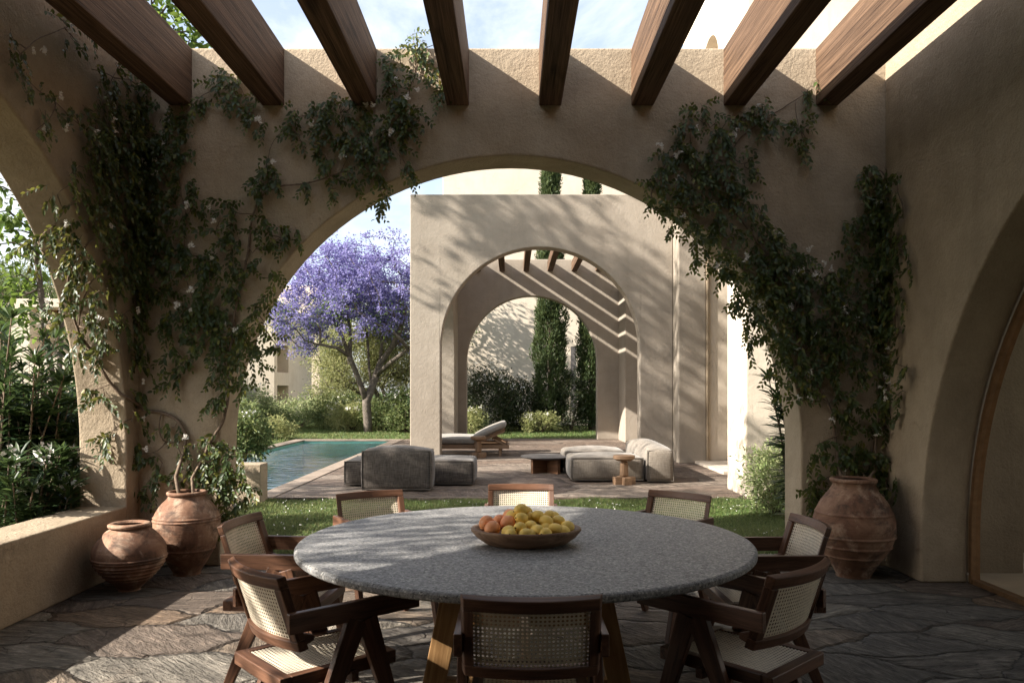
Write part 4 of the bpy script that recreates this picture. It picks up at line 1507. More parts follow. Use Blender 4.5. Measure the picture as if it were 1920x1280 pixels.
# ---- shrubs
def shrub(label, pos, rx, ry, rz, seed, mat, n=170, per=20, L=0.09, W=0.035, name="shrub", flowers=0, hi=False, z0=0.1, group=None, stems=9):
    rng_ = np.random.default_rng(seed)
    t_ = thing(name, label, "shrub", pos, 0, group)
    tips_ = ellip_tips(rng_, n, (0, 0, rz * 0.42 + z0), (rx, ry, rz * 0.62), 0.55, -0.75, 0.16)
    tips_ = [q for q in tips_ if q[2] > 0.04]
    foliage("foliage", [clump_leaves(rng_, tips_, per, 0.20 * max(0.6, min(rx, 1.2)), L, W, 0.35, 0.15, hi)], M[mat], t_)
    ls = []
    for i in range(stems):
        q = tips_[int(rng_.random() * len(tips_))]
        ls.append(([(rng_.normal() * 0.05, rng_.normal() * 0.05, -0.03), (q[0] * 0.45, q[1] * 0.45, q[2] * 0.5), tuple(q)], [0.02, 0.013, 0.005]))
    wood_mesh("stems", ls, M['bark_dark'], t_, None)
    if flowers:
        top = sorted(tips_, key=lambda q: -(q[2] - 0.6 * q[1]))[:max(flowers * 2, 4)]
        pk = [top[i] * 1.05 for i in rng_.choice(len(top), min(flowers, len(top)), False)]
        foliage("blossom", [clump_leaves(rng_, pk, 12, 0.06, 0.05, 0.04, 0.5, 0.0)], M['white_petal'], t_)
    return t_


def ground_at(px, Y):
    return (xat(px, Y), Y, 0.0)


SH = [
    ("broad light green shrub with pale tips at the left, in front of the loggia villa", ground_at(560, 32), 2.2, 1.0, 0.95, 'leaf_pale', 260, 22, 0.13, 0.05, 0),
    ("mid green flowering shrub at the foot of the olive, left of the jacaranda trunk", ground_at(652, 30.5), 1.5, 1.0, 1.0, 'leaf_shrub', 260, 24, 0.12, 0.045, 26),
    ("soft grey green shrub just left of the jacaranda trunk base", ground_at(662, 28.6), 0.95, 0.7, 0.85, 'leaf_olive', 150, 24, 0.11, 0.035, 6),
    ("rounded shrub just right of the jacaranda trunk base", ground_at(727, 28.3), 1.0, 0.8, 1.15, 'leaf_shrub', 190, 24, 0.11, 0.04, 10),
    ("green shrub against the left edge of the pavilion, behind the pool corner", ground_at(765, 27.6), 0.8, 0.7, 1.45, 'leaf_shrub', 160, 24, 0.11, 0.04, 8),
    ("dark green mass of shrub between the olive trunk and the villa", ground_at(645, 34), 1.7, 1.0, 1.5, 'leaf_shrub', 230, 24, 0.14, 0.05, 10),
    ("tall pale shrub at the left jamb of the wide arch, by the pool", ground_at(466, 30.0), 1.0, 0.8, 1.5, 'leaf_pale', 190, 22, 0.12, 0.045, 8),
    ("dark leafy shrub beside the pool in front of the pale one", ground_at(452, 16.5), 0.5, 0.6, 1.05, 'leaf_shrub', 220, 22, 0.10, 0.04, 6),
    ("low tuft of grey green shrub on the lawn edge left of the pool", ground_at(512, 23.6), 0.62, 0.4, 0.52, 'leaf_olive', 90, 22, 0.10, 0.03, 0),
    ("low dark shrub under the garden wall at the left", ground_at(500, 29.5), 1.1, 0.5, 0.62, 'leaf_shrub', 120, 22, 0.12, 0.04, 0),
    ("dark oleander clump at the left of the inner arch", ground_at(915, 28.0), 1.05, 0.8, 2.1, 'leaf_dark', 300, 22, 0.15, 0.034, 14),
    ("dark oleander clump left of the tall cypress", ground_at(975, 28.6), 0.95, 0.8, 1.75, 'leaf_dark', 260, 22, 0.15, 0.034, 8),
    ("small pale shrub at the foot of the dark oleanders, left", ground_at(888, 26.6), 0.42, 0.4, 0.72, 'leaf_olive', 80, 20, 0.09, 0.03, 4),
    ("small grey shrub at the foot of the tall cypress", ground_at(1012, 27.2), 0.62, 0.4, 0.62, 'leaf_olive', 100, 20, 0.09, 0.03, 4),
    ("leafy green shrub between the two cypresses", ground_at(1070, 28.2), 0.5, 0.5, 2.0, 'leaf_dark', 140, 20, 0.12, 0.034, 0),
    ("bright shrub with pale upright tips at the right jamb of the wide arch", (xat(1455, 9.2), 9.2, 0.0), 0.33, 0.33, 0.68, 'leaf_pale', 190, 22, 0.060, 0.020, 0),
]
for i, (lab, pos, rx, ry, rz, mat, n_, per_, L_, W_, fl) in enumerate(SH):
    shrub(lab, pos, rx, ry, rz, 300 + i, mat, n_, per_, L_, W_, flowers=fl)

# pine behind the garden house, seen through the left arch; a line of trees farther off
rng = np.random.default_rng(41)
pb = at(40, 700, 36)
pb.z = 0
t = thing("pine_tree", "broad pale green pine behind the garden house in the left arch", "tree", pb)
tips = ellip_tips(rng, 170, np.array(pb) + np.array([0.3, 0, 5.0]), (3.6, 2.2, 2.3), 0.4, -0.7, 0.2) + ellip_tips(rng, 90, np.array(pb) + np.array([-1.6, 0, 3.0]), (2.6, 2.0, 2.4), 0.4, -0.7)
wood_mesh("trunk", grow([([np.array(pb), np.array(pb) + np.array([0.1, 0, 2.0]), np.array(pb) + np.array([0.3, 0, 3.6])], None)], tips, rng, 0.02, 0.4), M['bark_dark'], t, t.location)
foliage("crown", [clump_leaves(rng, tips, 90, 0.6, 0.30, 0.05, 0.5, 0.0)], M['leaf_pine'], t, t.location)


# ---- oleanders
def oleander(label, pos, stems, seed, L=0.20, nwh=15, flowers=3, spread=0.35, hmin=0.9, hmax=2.1, petal=True):
    rng_ = np.random.default_rng(seed)
    t_ = thing("oleander", label, "shrub", pos)
    lines_, parts = [], []
    heads = []
    for i in range(stems):
        h = rng_.uniform(hmin, hmax)
        a = rng_.random() * 6.28
        q = spread * (0.4 + rng_.random())
        b0 = np.array([rng_.normal() * 0.10, rng_.normal() * 0.10, 0.0])
        top = b0 + np.array([math.cos(a) * q, math.sin(a) * q, h])
        mid = b0 * 0.5 + top * 0.5 + np.array([-math.cos(a), -math.sin(a), 0]) * q * 0.12
        pts = [b0 * (1 - f) ** 2 + 2 * f * (1 - f) * mid + f * f * top for f in np.linspace(0, 1, 9)]
        lines_.append((pts, list(np.linspace(0.013, 0.005, 9))))
        m = int(nwh * (0.7 + 0.6 * rng_.random()))
        f = 0.18 + 0.82 * np.sort(rng_.random(m)) ** 0.75
        P, D = [], []
        for ff in f:
            c = b0 * (1 - ff) ** 2 + 2 * ff * (1 - ff) * mid + ff * ff * top
            ax = unit((2 * (1 - ff) * (mid - b0) + 2 * ff * (top - mid))[None])[0]
            for k in range(4):
                an = rng_.random() * 6.28
                s = np.array([math.cos(an), math.sin(an), 0])
                el = 0.15 + 0.9 * ff ** 3 + rng_.normal() * 0.15
                P.append(c)
                D.append(s + ax * el)
        for k in range(12):
            an = rng_.random() * 6.28
            P.append(top)
            D.append(np.array([math.cos(an), math.sin(an), 0]) * 0.75 + ax * rng_.uniform(0.4, 1.2))
        P, D = np.array(P), np.array(D)
        l = L * (0.7 + 0.5 * rng_.random(len(P)))
        parts.append(leaf_arrays(P, D, l, l * 0.155, rng_, 0.10, 0.22, True, np.tile(np.array([0, 0, 1.0]), (len(P), 1)) + rng_.normal(size=P.shape) * 0.25))
        heads.append(top)
    foliage("foliage", parts, M['leaf_oleander'], t_)
    wood_mesh("stems", lines_, M['vine_stem'], t_, None)
    if flowers:
        for k in rng_.choice(len(heads), min(flowers, len(heads)), False):
            c = heads[k] + np.array([0, 0, 0.03])
            foliage("blossom", [clump_leaves(rng_, [c + rng_.normal(size=3) * 0.03 for _ in range(4)], 7, 0.045, 0.042, 0.034, 0.4, 0.05, True)], M['white_petal'], t_)
    return t_


OL = [("tall oleander with long dark leaves at the left edge, against the pale house", (-4.30, 6.75, 0), 40, 0.20, 24, 0.36, 1.1, 2.1, 3),
      ("oleander with white blossom beside the sunlit arch jamb on the left", (-4.05, 6.95, 0), 34, 0.19, 22, 0.30, 0.6, 1.35, 5),
      ("low dark oleander just behind the parapet at the left edge", (-3.86, 6.05, 0), 26, 0.18, 18, 0.26, 0.45, 0.95, 5),
      ("bushy oleander in the bed behind the white flowered one", (-4.75, 7.75, 0), 48, 0.20, 22, 0.5, 0.8, 1.6, 3),
      ("spreading oleander farther back in the left bed", (-5.6, 8.7, 0), 50, 0.20, 20, 0.7, 0.8, 1.6, 3)]
for i, (lab, pos, ns, L_, nw, sp, h0, h1, fl) in enumerate(OL):
    oleander(lab, pos, ns, 500 + i, L_, nw, fl, sp, h0, h1)
oleander("oleander with long arching leaves outside the right jamb of the wide arch", (2.80, 7.45, 0), 26, 520, 0.20, 18, 0, 0.26, 1.1, 2.05)


# ---- grass
def grass(name, areas, seed, L=0.07, W=0.006, dens=1500, mat='grass', clumpy=0.5):
    rng_ = np.random.default_rng(seed)
    PP = []
    for x0, x1, y0, y1, k in areas:
        n = int((x1 - x0) * (y1 - y0) * dens * k)
        PP.append(np.stack([rng_.uniform(x0, x1, n), rng_.uniform(y0, y1, n), np.full(n, -0.03)], 1))
    P = np.concatenate(PP)
    n = len(P)
    hgt = 0.75 + 0.45 * np.sin(P[:, 0] * 3.1 + 1.7 * np.sin(P[:, 1] * 2.3)) * np.sin(P[:, 1] * 2.7 + 1.1 * np.sin(P[:, 0] * 4.0)) + 0.3 * rng_.random(n)
    D = rng_.normal(size=(n, 3)) * 0.45
    D[:, 2] = 1.0
    l = L * np.clip(hgt, 0.4, 1.6) * (0.6 + 0.7 * rng_.random(n))
    V, Fc, rr_ = leaf_arrays(P, D, l, np.full(n, W), rng_, 0.2, 0.25)
    return tag(foliage(name, [(V, Fc, rr_)], M[mat]), "short green lawn grass", "grass", None, "stuff")


o = grass("lawn_grass", [(-3.3, 3.6, 6.98, 8.4, 1.4), (-3.6, 3.6, 8.4, 10.55, 1.0)], 601, 0.075, 0.0075, 4200)
o["label"] = "short green lawn strip between the courtyard and the terrace"
o = grass("lawn_grass", [(-13, -1.9, 23.6, 33, 1.0), (-16, -6.7, 15, 23.6, 0.5), (-2, 5.2, 24.0, 32, 0.8)], 602, 0.10, 0.022, 520)
o["label"] = "sunlit lawn beyond the pool, round the jacaranda"
# little white flowers in the near grass
rng = np.random.default_rng(603)
n = 500
P = np.stack([rng.uniform(-3.0, 3.3, n), rng.uniform(7.2, 10.4, n), rng.uniform(0.015, 0.05, n)], 1)
P = P[(np.sin(P[:, 0] * 2.1 + 1) + np.sin(P[:, 1] * 2.7) + rng.normal(size=n) * 0.6) > 0.2]
V, Fc, rr_ = leaf_arrays(np.repeat(P, 3, 0), rand_dirs(rng, len(P) * 3, 0.4), 0.014, 0.012, rng, 0.0, 0.0)
tag(foliage("clover_flowers", [(V, Fc, rr_)], M['white_petal']), "tiny white clover flowers dotted in the near lawn", "flowers", None, "stuff")

# ================================================================== CLIMBERS ON THE WALLS


def wall_hit(px, py):
    """Where the line of sight of a point of the photograph meets the courtyard walls: (point, outward normal)."""
    dx, dz = (px - 960) / F_PX, -(py - HZ) / F_PX
    if 257 <= px <= 1660:
        return np.array([dx * YW, YW, EYE + dz * YW]), np.array([0, -1.0, 0])
    if px > 1660:
        Y = XR / dx
        return np.array([XR, Y, EYE + dz * Y]), np.array([-1.0, 0, 0])
    Y = XL / dx
    z = EYE + dz * Y

    def opening(y, zz):
        if y > LA['ac'] + LA['rad']:
            return False
        return zz < LA['zs'] or (y - LA['ac']) ** 2 + (zz - LA['zs']) ** 2 < LA['rad'] ** 2
    if not opening(Y, z):
        return np.array([XL, Y, z]), np.array([1.0, 0, 0])
    for X in np.linspace(XL, XLO, 40):
        Y = X / dx
        z = EYE + dz * Y
        if not opening(Y, z):
            v = np.array([0, LA['ac'] - Y, min(0.0, LA['zs'] - z)])
            return np.array([X, Y, z]), v / np.linalg.norm(v)
    return np.array([XLO, XLO / dx, EYE + dz * XLO / dx]), np.array([0, -1.0, 0])


def climber(label, blobs, stems, seed, base, pots, flowers, dens=1.0):
    rng_ = np.random.default_rng(seed)
    t_ = thing("flowering_climber", label, "climber", base)
    org = np.array(base, float)
    sm = MB(seed)
    nodes = []

    def wp(px, py, off):
        p, n = wall_hit(px, py)
        return p + n * off

    def run(pts_px, r0, r1, off=0.025):
        q = []
        for i in range(len(pts_px) - 1):
            a, b = np.array(pts_px[i], float), np.array(pts_px[i + 1], float)
            m = max(2, int(np.linalg.norm(b - a) / 9))
            for k in range(m):
                q.append(a + (b - a) * k / m)
        q.append(np.array(pts_px[-1], float))
        q = np.array(q)
        if len(q) > 5:
            for _ in range(3):
                q[1:-1] = (q[:-2] + q[1:-1] * 2 + q[2:]) / 4
        w = np.cumsum(rng_.normal(size=q.shape) * 0.5, 0)
        w -= np.linspace(0, 1, len(q))[:, None] * w[-1]
        q = q + w
        P = [wp(x, y, off + 0.008 * math.sin(i * 0.7)) for i, (x, y) in enumerate(q)]
        sm.tube(P, list(np.linspace(r0, r1, len(P))), 6)
        nodes.extend([(x, y) for x, y in q[::3]])
    for pts_px, r0, r1 in stems:
        run(pts_px, r0, r1)
    for pts3, r0, r1 in pots:
        sm.tube(pts3, list(np.linspace(r0, r1, len(pts3))), 8)
    LP, LD, LN, LL = [], [], [], []
    tipsf = []
    for (cx, cy, rx, ry, *k) in blobs:
        k = k[0] if k else 1.0
        A = np.array(nodes)
        j = int(np.argmin(np.hypot(A[:, 0] - cx, A[:, 1] - cy)))
        if math.hypot(A[j, 0] - cx, A[j, 1] - cy) > 14:
            mid = ((A[j, 0] + cx) / 2 + rng_.normal() * 8, (A[j, 1] + cy) / 2 + rng_.normal() * 8)
            run([tuple(A[j]), mid, (cx, cy)], 0.0048, 0.0028, 0.03)
        nsp = max(3, int(rx * ry * 0.0135 * k * dens * (0.2 if cx < 125 else 0.75 if cx < 165 else 1.0)))
        for _ in range(nsp):
            a = rng_.random() * 6.28
            q = rng_.random() ** 0.6
            px, py = cx + math.cos(a) * rx * q, cy + math.sin(a) * ry * q * 0.9 - 4
            p, n = wall_hit(px, py)
            thick = 0.015 + 0.075 * rng_.random() * min(1.4, (0.5 + 0.5 * k))
            p = p + n * thick
            sx = np.cross(n, [0, 0, 1.0])
            sx = sx / max(np.linalg.norm(sx), 1e-6)
            th = rng_.normal() * 1.0
            d = np.array(sx) * math.sin(th) + np.array([0, 0, -1.0]) * (math.cos(th) * 0.9) + n * rng_.uniform(0.0, 0.55)
            d = d / np.linalg.norm(d)
            Ls = rng_.uniform(0.07, 0.18)
            m = int(Ls / 0.0135)
            for i in range(m):
                f = i / max(1, m - 1)
                c = p + d * Ls * f + np.array([0, 0, -0.05]) * f * f * Ls * 4
                sd = 1 if i % 2 else -1
                s2 = np.cross(d, n)
                dd = d * rng_.uniform(0.2, 0.9) + s2 * sd * rng_.uniform(0.5, 1.0) + n * rng_.uniform(-0.1, 0.6) + np.array([0, 0, -0.35])
                LP.append(c)
                LD.append(dd)
                LN.append(n * 0.8 + np.array([0, -0.35, 0.45]) + rng_.normal(size=3) * 0.45)
                LL.append(min(1.0, p[1] / 6.3) * rng_.uniform(0.038, 0.064) * (1 - 0.25 * f))
            sm.tube([p - d * 0.02, p + d * Ls * 0.5 + np.array([0, 0, -0.01]), p + d * Ls + np.array([0, 0, -0.2 * Ls])], [0.0019, 0.0015, 0.0009], 3, caps=False)
            tipsf.append((p + n * 0.05, n))
    LL = np.array(LL)
    V, Fc, rr_ = leaf_arrays(np.array(LP), np.array(LD), LL, LL * 0.53, rng_, 0.12, 0.18, True, np.array(LN))
    foliage("foliage", [(V, Fc, rr_)], M['leaf_vine'], t_, org)
    sm.build("stem", M['vine_stem'], t_, None, org, smooth=True)
    # flower clusters: five-petalled stars in loose heads
    fr_ = np.random.default_rng(seed + 1)
    PP, DD = [], []
    for h in range(9):
        c = fr_.normal(size=3) * np.array([0.024, 0.012, 0.022])
        c[1] = -abs(c[1]) - 0.01
        ax = unit((fr_.normal(size=3) * 0.5 + np.array([0, -1.0, 0.2]))[None])[0]
        e1 = unit(np.cross(ax, fr_.normal(size=3))[None])[0]
        e2 = np.cross(ax, e1)
        for k in range(5):
            an = k * 2 * math.pi / 5
            PP.append(c)
            DD.append(e1 * math.cos(an) + e2 * math.sin(an) + ax * 0.25)
    V, Fc, rr_ = leaf_arrays(np.array(PP), np.array(DD), 0.019, 0.012, fr_, 0.05, 0.1, True)
    me = np_mesh("flower_cluster", V, Fc, rr_)
    for i, (px, py) in enumerate(flowers):
        p, n = wall_hit(px, py)
        fo = link("flower_cluster", me, M['white_petal'], t_, Vector(p + n * 0.07 - org))
        fo.rotation_euler = (fr_.uniform(-0.3, 0.3), fr_.uniform(0, 6.28), math.atan2(n[0], -n[1]))
        sc_ = fr_.uniform(0.6, 0.95)
        fo.scale = (sc_, sc_, sc_)
    return t_


LB = [(120, 50, 28, 35), (105, 35, 20, 18), (140, 80, 25, 22), (15, 80, 20, 26), (28, 102, 14, 18), (18, 140, 16, 10, .7), (35, 145, 14, 8, .7), (85, 185, 25, 14), (60, 245, 26, 20), (75, 225, 16, 20), (110, 210, 26, 22), (48, 170, 8, 7, .6),
      (165, 130, 10, 16), (215, 115, 14, 25), (240, 150, 25, 22), (265, 175, 25, 22), (190, 180, 22, 40, 1.2), (150, 215, 30, 35, 1.2), (165, 260, 34, 38, 1.3), (215, 235, 40, 50, 1.7), (245, 290, 45, 60, 1.9), (190, 300, 38, 45, 1.7), (150, 310, 35, 30, 1.2), (255, 220, 22, 40, 1.4),
      (120, 330, 28, 30), (110, 360, 24, 32), (140, 380, 34, 38, 1.1), (190, 370, 38, 42, 1.5), (245, 370, 34, 55, 1.7), (90, 430, 26, 22), (75, 448, 14, 10), (130, 430, 28, 30), (165, 440, 32, 38, 1.2), (215, 440, 40, 45, 1.5), (255, 440, 26, 50, 1.4),
      (140, 490, 30, 24), (190, 500, 34, 30, 1.2), (235, 510, 34, 40, 1.2), (265, 550, 22, 40, 1.3), (95, 475, 14, 12, .7), (155, 530, 26, 20), (185, 545, 24, 32), (205, 525, 22, 22), (110, 565, 22, 14), (130, 575, 22, 20), (245, 580, 20, 26), (260, 610, 18, 30, 1.2), (250, 660, 18, 40, 1.2),
      (215, 595, 28, 18), (230, 610, 22, 20), (175, 600, 24, 20), (165, 625, 20, 16), (205, 640, 26, 22), (235, 645, 22, 30), (190, 665, 14, 10), (148, 655, 10, 10, .6), (170, 730, 16, 6, .7), (200, 740, 22, 9), (235, 735, 16, 14), (238, 790, 22, 16), (195, 830, 16, 24), (212, 815, 8, 8),
      (320, 215, 26, 22), (310, 250, 24, 24), (345, 220, 14, 30), (330, 285, 28, 22), (355, 300, 16, 22), (295, 280, 26, 30, 1.2), (285, 330, 30, 40, 1.3), (335, 345, 20, 16), (350, 270, 12, 30), (370, 365, 12, 30), (315, 380, 28, 32, 1.1), (345, 410, 30, 22), (290, 430, 30, 40, 1.2), (375, 400, 14, 20),
      (310, 470, 26, 30), (345, 470, 30, 16), (290, 500, 22, 28), (380, 480, 26, 20), (345, 500, 26, 22), (375, 510, 20, 22), (300, 540, 24, 16), (335, 550, 22, 20), (365, 565, 24, 30), (395, 560, 22, 30), (320, 600, 22, 30), (345, 610, 16, 20), (385, 610, 26, 30), (415, 590, 22, 32), (405, 640, 20, 30), (330, 660, 20, 30), (345, 690, 18, 24), (320, 715, 14, 14), (370, 650, 14, 20),
      (265, 745, 10, 14), (268, 850, 18, 18), (300, 890, 18, 12), (265, 925, 14, 8), (325, 800, 18, 12), (300, 870, 10, 20, .7), (345, 855, 14, 16),
      (425, 165, 24, 26), (445, 150, 20, 24), (465, 190, 20, 30), (440, 195, 18, 20), (385, 205, 18, 8), (400, 195, 14, 8), (475, 225, 12, 18), (490, 240, 12, 20), (425, 380, 16, 10, .9), (440, 395, 16, 26), (432, 425, 14, 16), (405, 440, 18, 14), (450, 440, 20, 18), (420, 470, 20, 16), (400, 500, 20, 30),
      (440, 520, 18, 40), (430, 560, 22, 30), (470, 505, 16, 12), (490, 460, 14, 40, .9), (520, 450, 20, 24), (545, 435, 16, 14), (540, 455, 14, 14), (505, 425, 14, 14), (500, 310, 12, 14), (497, 335, 16, 30), (520, 340, 22, 10), (515, 355, 20, 12), (480, 360, 12, 22),
      (548, 215, 18, 14), (555, 245, 14, 26), (567, 270, 8, 12), (592, 195, 14, 18), (605, 225, 18, 10), (625, 200, 14, 16), (640, 190, 16, 10), (620, 240, 24, 26), (655, 215, 24, 28, 1.2), (690, 200, 18, 20), (645, 270, 26, 24, 1.1), (680, 255, 28, 30, 1.3), (710, 270, 22, 30, 1.1), (690, 295, 26, 20), (720, 160, 16, 26), (735, 130, 18, 28), (745, 185, 24, 26), (760, 215, 24, 26, 1.2), (775, 105, 22, 22), (790, 90, 18, 16), (805, 130, 16, 26), (815, 165, 14, 26), (825, 185, 10, 12), (760, 245, 22, 20), (740, 240, 22, 22, 1.1), (780, 150, 20, 16), (775, 80, 10, 8), (795, 240, 10, 14), (735, 290, 18, 14), (700, 330, 14, 14), (670, 345, 12, 20), (680, 315, 20, 18), (615, 305, 18, 14), (625, 335, 16, 20), (632, 355, 10, 20), (600, 290, 14, 10), (580, 345, 12, 14, .7),
      (752, 310, 12, 18), (762, 330, 10, 14, .8), (725, 385, 12, 18, .9), (715, 395, 10, 14, .8), (728, 365, 12, 12, .7), (710, 345, 10, 12, .6),
      (520, 520, 12, 22), (516, 550, 12, 20), (490, 575, 16, 20), (487, 600, 14, 28), (500, 630, 16, 20), (525, 655, 10, 14, .7), (470, 640, 20, 24), (455, 620, 20, 24), (450, 670, 22, 24), (475, 690, 18, 22), (440, 700, 18, 22), (465, 725, 12, 14), (435, 735, 14, 14), (420, 755, 14, 18), (405, 765, 12, 16, .8), (490, 660, 14, 14, .8), (440, 650, 24, 26, 1.2), (420, 690, 20, 30),
      (385, 840, 22, 16), (405, 830, 18, 18), (420, 850, 26, 22, 1.2), (440, 875, 24, 26, 1.3), (455, 900, 18, 24, 1.1), (415, 890, 24, 26, 1.3), (430, 920, 24, 26, 1.2), (395, 870, 24, 22, 1.1), (410, 950, 18, 26), (440, 955, 14, 18), (425, 980, 12, 18), (375, 905, 14, 10), (455, 850, 14, 14, .8), (405, 1005, 8, 10, .8), (350, 880, 14, 14), (330, 905, 16, 10), (465, 935, 10, 14, .8), (300, 910, 12, 10)]
LST = [([(352, 815), (340, 787), (322, 775), (300, 771), (272, 770), (252, 760), (222, 733), (203, 700), (186, 668), (165, 640), (150, 612), (136, 570), (130, 520), (138, 490), (160, 465)], 0.016, 0.006),
       ([(385, 855), (400, 822), (420, 795), (431, 745), (428, 705), (436, 640), (446, 585), (468, 490), (476, 410), (492, 365), (530, 347), (580, 345), (640, 325), (690, 300), (720, 270), (760, 200)], 0.013, 0.005),
       ([(160, 465), (185, 420), (185, 385), (165, 330), (170, 260), (185, 190), (215, 130), (235, 90)], 0.008, 0.003),
       ([(305, 775), (298, 800), (310, 835), (335, 828), (352, 822)], 0.006, 0.005),
       ([(150, 640), (155, 560), (175, 520), (215, 470), (250, 400), (260, 300), (262, 220)], 0.007, 0.003),
       ([(431, 700), (405, 640), (370, 580), (345, 500), (350, 400), (330, 300), (340, 220)], 0.006, 0.003),
       ([(760, 200), (775, 140), (790, 95), (830, 80)], 0.005, 0.003),
       ([(260, 300), (160, 250), (90, 190), (30, 140), (10, 90)], 0.005, 0.002),
       ([(492, 365), (500, 310), (515, 265), (555, 225)], 0.004, 0.002),
       ([(640, 325), (660, 290), (640, 215)], 0.004, 0.002)]
bj = BIGJAR


def wallp(px, py, off=0.03):
    p, n = wall_hit(px, py)
    return p + n * off


potsL = [([(bj[0] - 0.04, bj[1] - 0.02, 0.56), tuple(wallp(345, 890, 0.16)), tuple(wallp(351, 850, 0.08)), tuple(wallp(352, 815))], 0.016, 0.013),
         ([(bj[0] + 0.05, bj[1] + 0.02, 0.56), tuple(wallp(372, 893, 0.13)), tuple(wallp(385, 855))], 0.014, 0.011)]
LFL = [(60, 95), (40, 97), (110, 55), (92, 182), (60, 240), (100, 240), (195, 198), (190, 222), (233, 222), (160, 248), (195, 245), (232, 250), (240, 257), (166, 270), (212, 298), (180, 303), (255, 308), (275, 305), (300, 277), (312, 275), (298, 305), (216, 348), (242, 340), (177, 378), (188, 425), (135, 408), (300, 330), (296, 367), (274, 432), (326, 398), (360, 387), (400, 392), (408, 418), (366, 463), (404, 485), (292, 528), (345, 505), (366, 545), (340, 573), (365, 583), (240, 583), (195, 592), (260, 602), (208, 615), (100, 565), (428, 608), (448, 620), (250, 715), (250, 785), (258, 853), (283, 840), (355, 818), (448, 945), (195, 665),
       (490, 230), (588, 238), (645, 298), (517, 308), (690, 203), (702, 203), (746, 157), (783, 150), (765, 190), (735, 252), (698, 258), (684, 280), (785, 175), (470, 235)]
climber("left climber with white flowers, spreading from the corner jar over the arch", LB, LST, 901, (bj[0], bj[1], 0.60), potsL, LFL, 1.0)

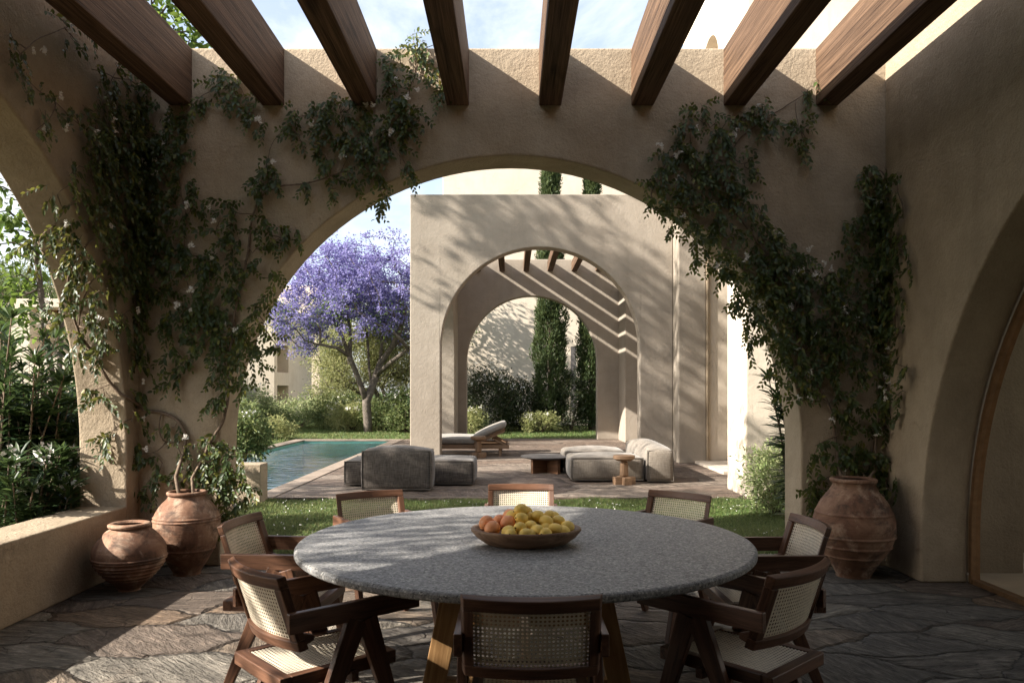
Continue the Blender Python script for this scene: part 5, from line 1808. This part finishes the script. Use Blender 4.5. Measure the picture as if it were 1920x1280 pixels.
RB = [(1300, 220, 12, 16), (1320, 210, 10, 12), (1288, 235, 14, 16), (1278, 255, 10, 14), (1345, 230, 20, 12), (1352, 255, 16, 22), (1335, 265, 18, 20), (1355, 285, 16, 22), (1375, 232, 10, 8, .8), (1395, 218, 12, 10), (1422, 210, 18, 22), (1440, 225, 18, 22, 1.2), (1430, 245, 14, 12), (1450, 240, 14, 14), (1524, 165, 14, 14, 1.1), (1510, 178, 8, 7, .8), (1487, 228, 8, 12), (1500, 245, 7, 14, .8), (1508, 268, 12, 16), (1495, 285, 8, 10),
      (1275, 285, 24, 16), (1260, 300, 28, 20), (1240, 320, 22, 14), (1295, 300, 24, 22, 1.1), (1320, 295, 12, 12), (1350, 305, 14, 16), (1310, 320, 24, 18), (1360, 315, 12, 14), (1385, 285, 14, 14, .8), (1405, 305, 12, 16), (1418, 325, 10, 18), (1232, 345, 22, 20, 1.1), (1270, 345, 28, 24, 1.2), (1310, 350, 26, 22), (1340, 335, 22, 20, 1.1), (1370, 365, 26, 24, 1.1), (1385, 390, 20, 16), (1350, 345, 18, 20), (1222, 375, 14, 18), (1225, 400, 10, 18), (1255, 380, 24, 20, 1.1), (1290, 385, 26, 22, 1.2), (1325, 390, 26, 22, 1.1), (1300, 420, 24, 22, 1.1), (1275, 420, 16, 14), (1262, 440, 14, 14, .8), (1340, 420, 22, 22), (1335, 445, 20, 20), (1300, 450, 20, 16), (1405, 385, 14, 10), (1425, 400, 14, 16), (1420, 425, 16, 14), (1390, 430, 16, 18), (1375, 455, 16, 22), (1360, 480, 18, 20),
      (1320, 475, 16, 14), (1305, 487, 12, 10, .8), (1345, 500, 24, 18), (1360, 520, 22, 18), (1345, 515, 14, 14), (1400, 500, 26, 24, 1.2), (1440, 460, 26, 26, 1.1), (1455, 445, 20, 16), (1480, 475, 24, 20, 1.1), (1430, 490, 28, 26, 1.3), (1465, 510, 28, 26, 1.3), (1495, 495, 20, 20), (1510, 520, 22, 18), (1400, 535, 28, 24, 1.3), (1440, 540, 30, 28, 1.5), (1385, 565, 20, 22, 1.2), (1480, 550, 28, 26, 1.3), (1420, 575, 28, 26, 1.4), (1395, 600, 18, 22, 1.2), (1460, 590, 30, 28, 1.4), (1520, 560, 26, 24, 1.1), (1550, 530, 24, 18), (1565, 510, 18, 12), (1560, 560, 26, 24, 1.2), (1500, 600, 28, 28, 1.2), (1430, 620, 26, 28, 1.3), (1405, 640, 12, 18), (1470, 640, 28, 28, 1.2), (1540, 600, 26, 26, 1.1), (1510, 640, 26, 28, 1.2), (1580, 590, 26, 26, 1.2), (1550, 645, 28, 24, 1.2), (1450, 665, 22, 22, 1.1), (1485, 680, 24, 24), (1440, 695, 14, 18), (1520, 685, 20, 20), (1590, 640, 24, 26, 1.2), (1470, 715, 18, 18), (1500, 715, 20, 20), (1480, 745, 14, 16), (1515, 740, 18, 14), (1540, 705, 14, 20), (1560, 680, 18, 20), (1600, 690, 22, 18), (1575, 735, 18, 24), (1590, 760, 14, 12), (1570, 770, 12, 14),
      (1640, 325, 26, 18), (1620, 345, 18, 16), (1680, 335, 16, 22), (1690, 360, 14, 26), (1645, 360, 26, 26, 1.2), (1610, 385, 16, 22), (1665, 395, 28, 28, 1.4), (1700, 385, 10, 22), (1635, 410, 22, 24, 1.2), (1700, 410, 10, 20), (1590, 425, 20, 14), (1600, 415, 16, 12), (1665, 440, 28, 30, 1.5), (1610, 440, 18, 20), (1690, 455, 20, 20), (1705, 470, 10, 24), (1580, 470, 12, 22), (1590, 490, 14, 16), (1640, 480, 26, 30, 1.4), (1680, 490, 22, 28, 1.3), (1710, 495, 7, 14), (1610, 490, 16, 18), (1655, 525, 28, 30, 1.5), (1690, 540, 14, 26, 1.2), (1620, 540, 24, 22, 1.2), (1650, 570, 28, 28, 1.5), (1690, 590, 16, 30, 1.2), (1620, 595, 24, 24, 1.2), (1660, 620, 28, 26, 1.4), (1700, 625, 12, 18), (1640, 660, 24, 26, 1.3), (1675, 665, 20, 18, 1.1), (1710, 690, 12, 12), (1650, 700, 22, 22, 1.2), (1690, 740, 18, 14), (1660, 745, 22, 26, 1.2), (1695, 765, 10, 16), (1640, 775, 20, 26, 1.1), (1660, 800, 16, 16), (1620, 800, 14, 14), (1625, 850, 24, 24, 1.2), (1645, 870, 18, 24, 1.1), (1600, 885, 22, 16), (1575, 850, 24, 26, 1.2), (1560, 870, 16, 18), (1525, 835, 16, 14), (1518, 860, 10, 14), (1520, 915, 14, 16), (1505, 935, 10, 20), (1530, 905, 18, 12), (1545, 940, 16, 30), (1665, 895, 20, 16, 1.1), (1675, 920, 12, 14), (1585, 815, 10, 22), (1510, 950, 12, 18)]
RST = [([(1568, 880), (1566, 840), (1562, 800), (1556, 770), (1545, 750), (1530, 718), (1505, 660), (1475, 590), (1445, 520), (1420, 460), (1380, 400), (1355, 350), (1365, 290), (1390, 255), (1440, 220), (1490, 190), (1522, 170)], 0.013, 0.004),
       ([(1625, 890), (1640, 800), (1655, 700), (1662, 560), (1660, 440), (1662, 340)], 0.010, 0.004),
       ([(1355, 350), (1310, 310), (1290, 260), (1300, 220)], 0.005, 0.002), ([(1445, 520), (1390, 560), (1380, 600)], 0.005, 0.003), ([(1490, 190), (1490, 220), (1505, 265)], 0.003, 0.002),
       ([(1545, 750), (1510, 730), (1480, 700)], 0.005, 0.003), ([(1505, 660), (1560, 600), (1600, 550)], 0.005, 0.003)]
rj = RJAR
potsR = [([(rj[0] - 0.05, rj[1], 0.66), tuple(wallp(1566, 880, 0.08)), tuple(wallp(1566, 840))], 0.017, 0.013),
         ([(rj[0] + 0.04, rj[1], 0.66), tuple(wallp(1632, 880, 0.08)), tuple(wallp(1640, 800))], 0.015, 0.010)]
RFL = [(1300, 247), (1370, 254), (1412, 207), (1237, 280), (1268, 293), (1293, 300), (1265, 343), (1312, 400), (1277, 410), (1462, 442), (1510, 468), (1345, 497), (1395, 488), (1342, 505), (1475, 578), (1485, 510), (1497, 510), (1525, 515), (1478, 580), (1424, 570), (1408, 575), (1497, 618), (1520, 625), (1488, 655), (1540, 498), (1550, 505), (1448, 618), (1640, 385), (1655, 355), (1637, 385), (1660, 360), (1573, 583), (1602, 600), (1640, 573), (1655, 582), (1632, 525), (1660, 655), (1650, 705), (1660, 718), (1648, 730), (1510, 700), (1490, 745), (1555, 785), (1638, 812), (1575, 880), (1680, 745), (1515, 745)]
climber("right climber with white flowers, from the ringed jar up the arch and corner", RB, RST, 902, (rj[0], rj[1], 0.72), potsR, RFL, 0.98)
# pot soil
for nm, loc, z, r in (("jar soil left", bj, 0.585, 0.132), ("jar soil right", rj, 0.69, 0.155)):
    pass

# the few things whose names read as plain setting
bpy.context.view_layer.update()
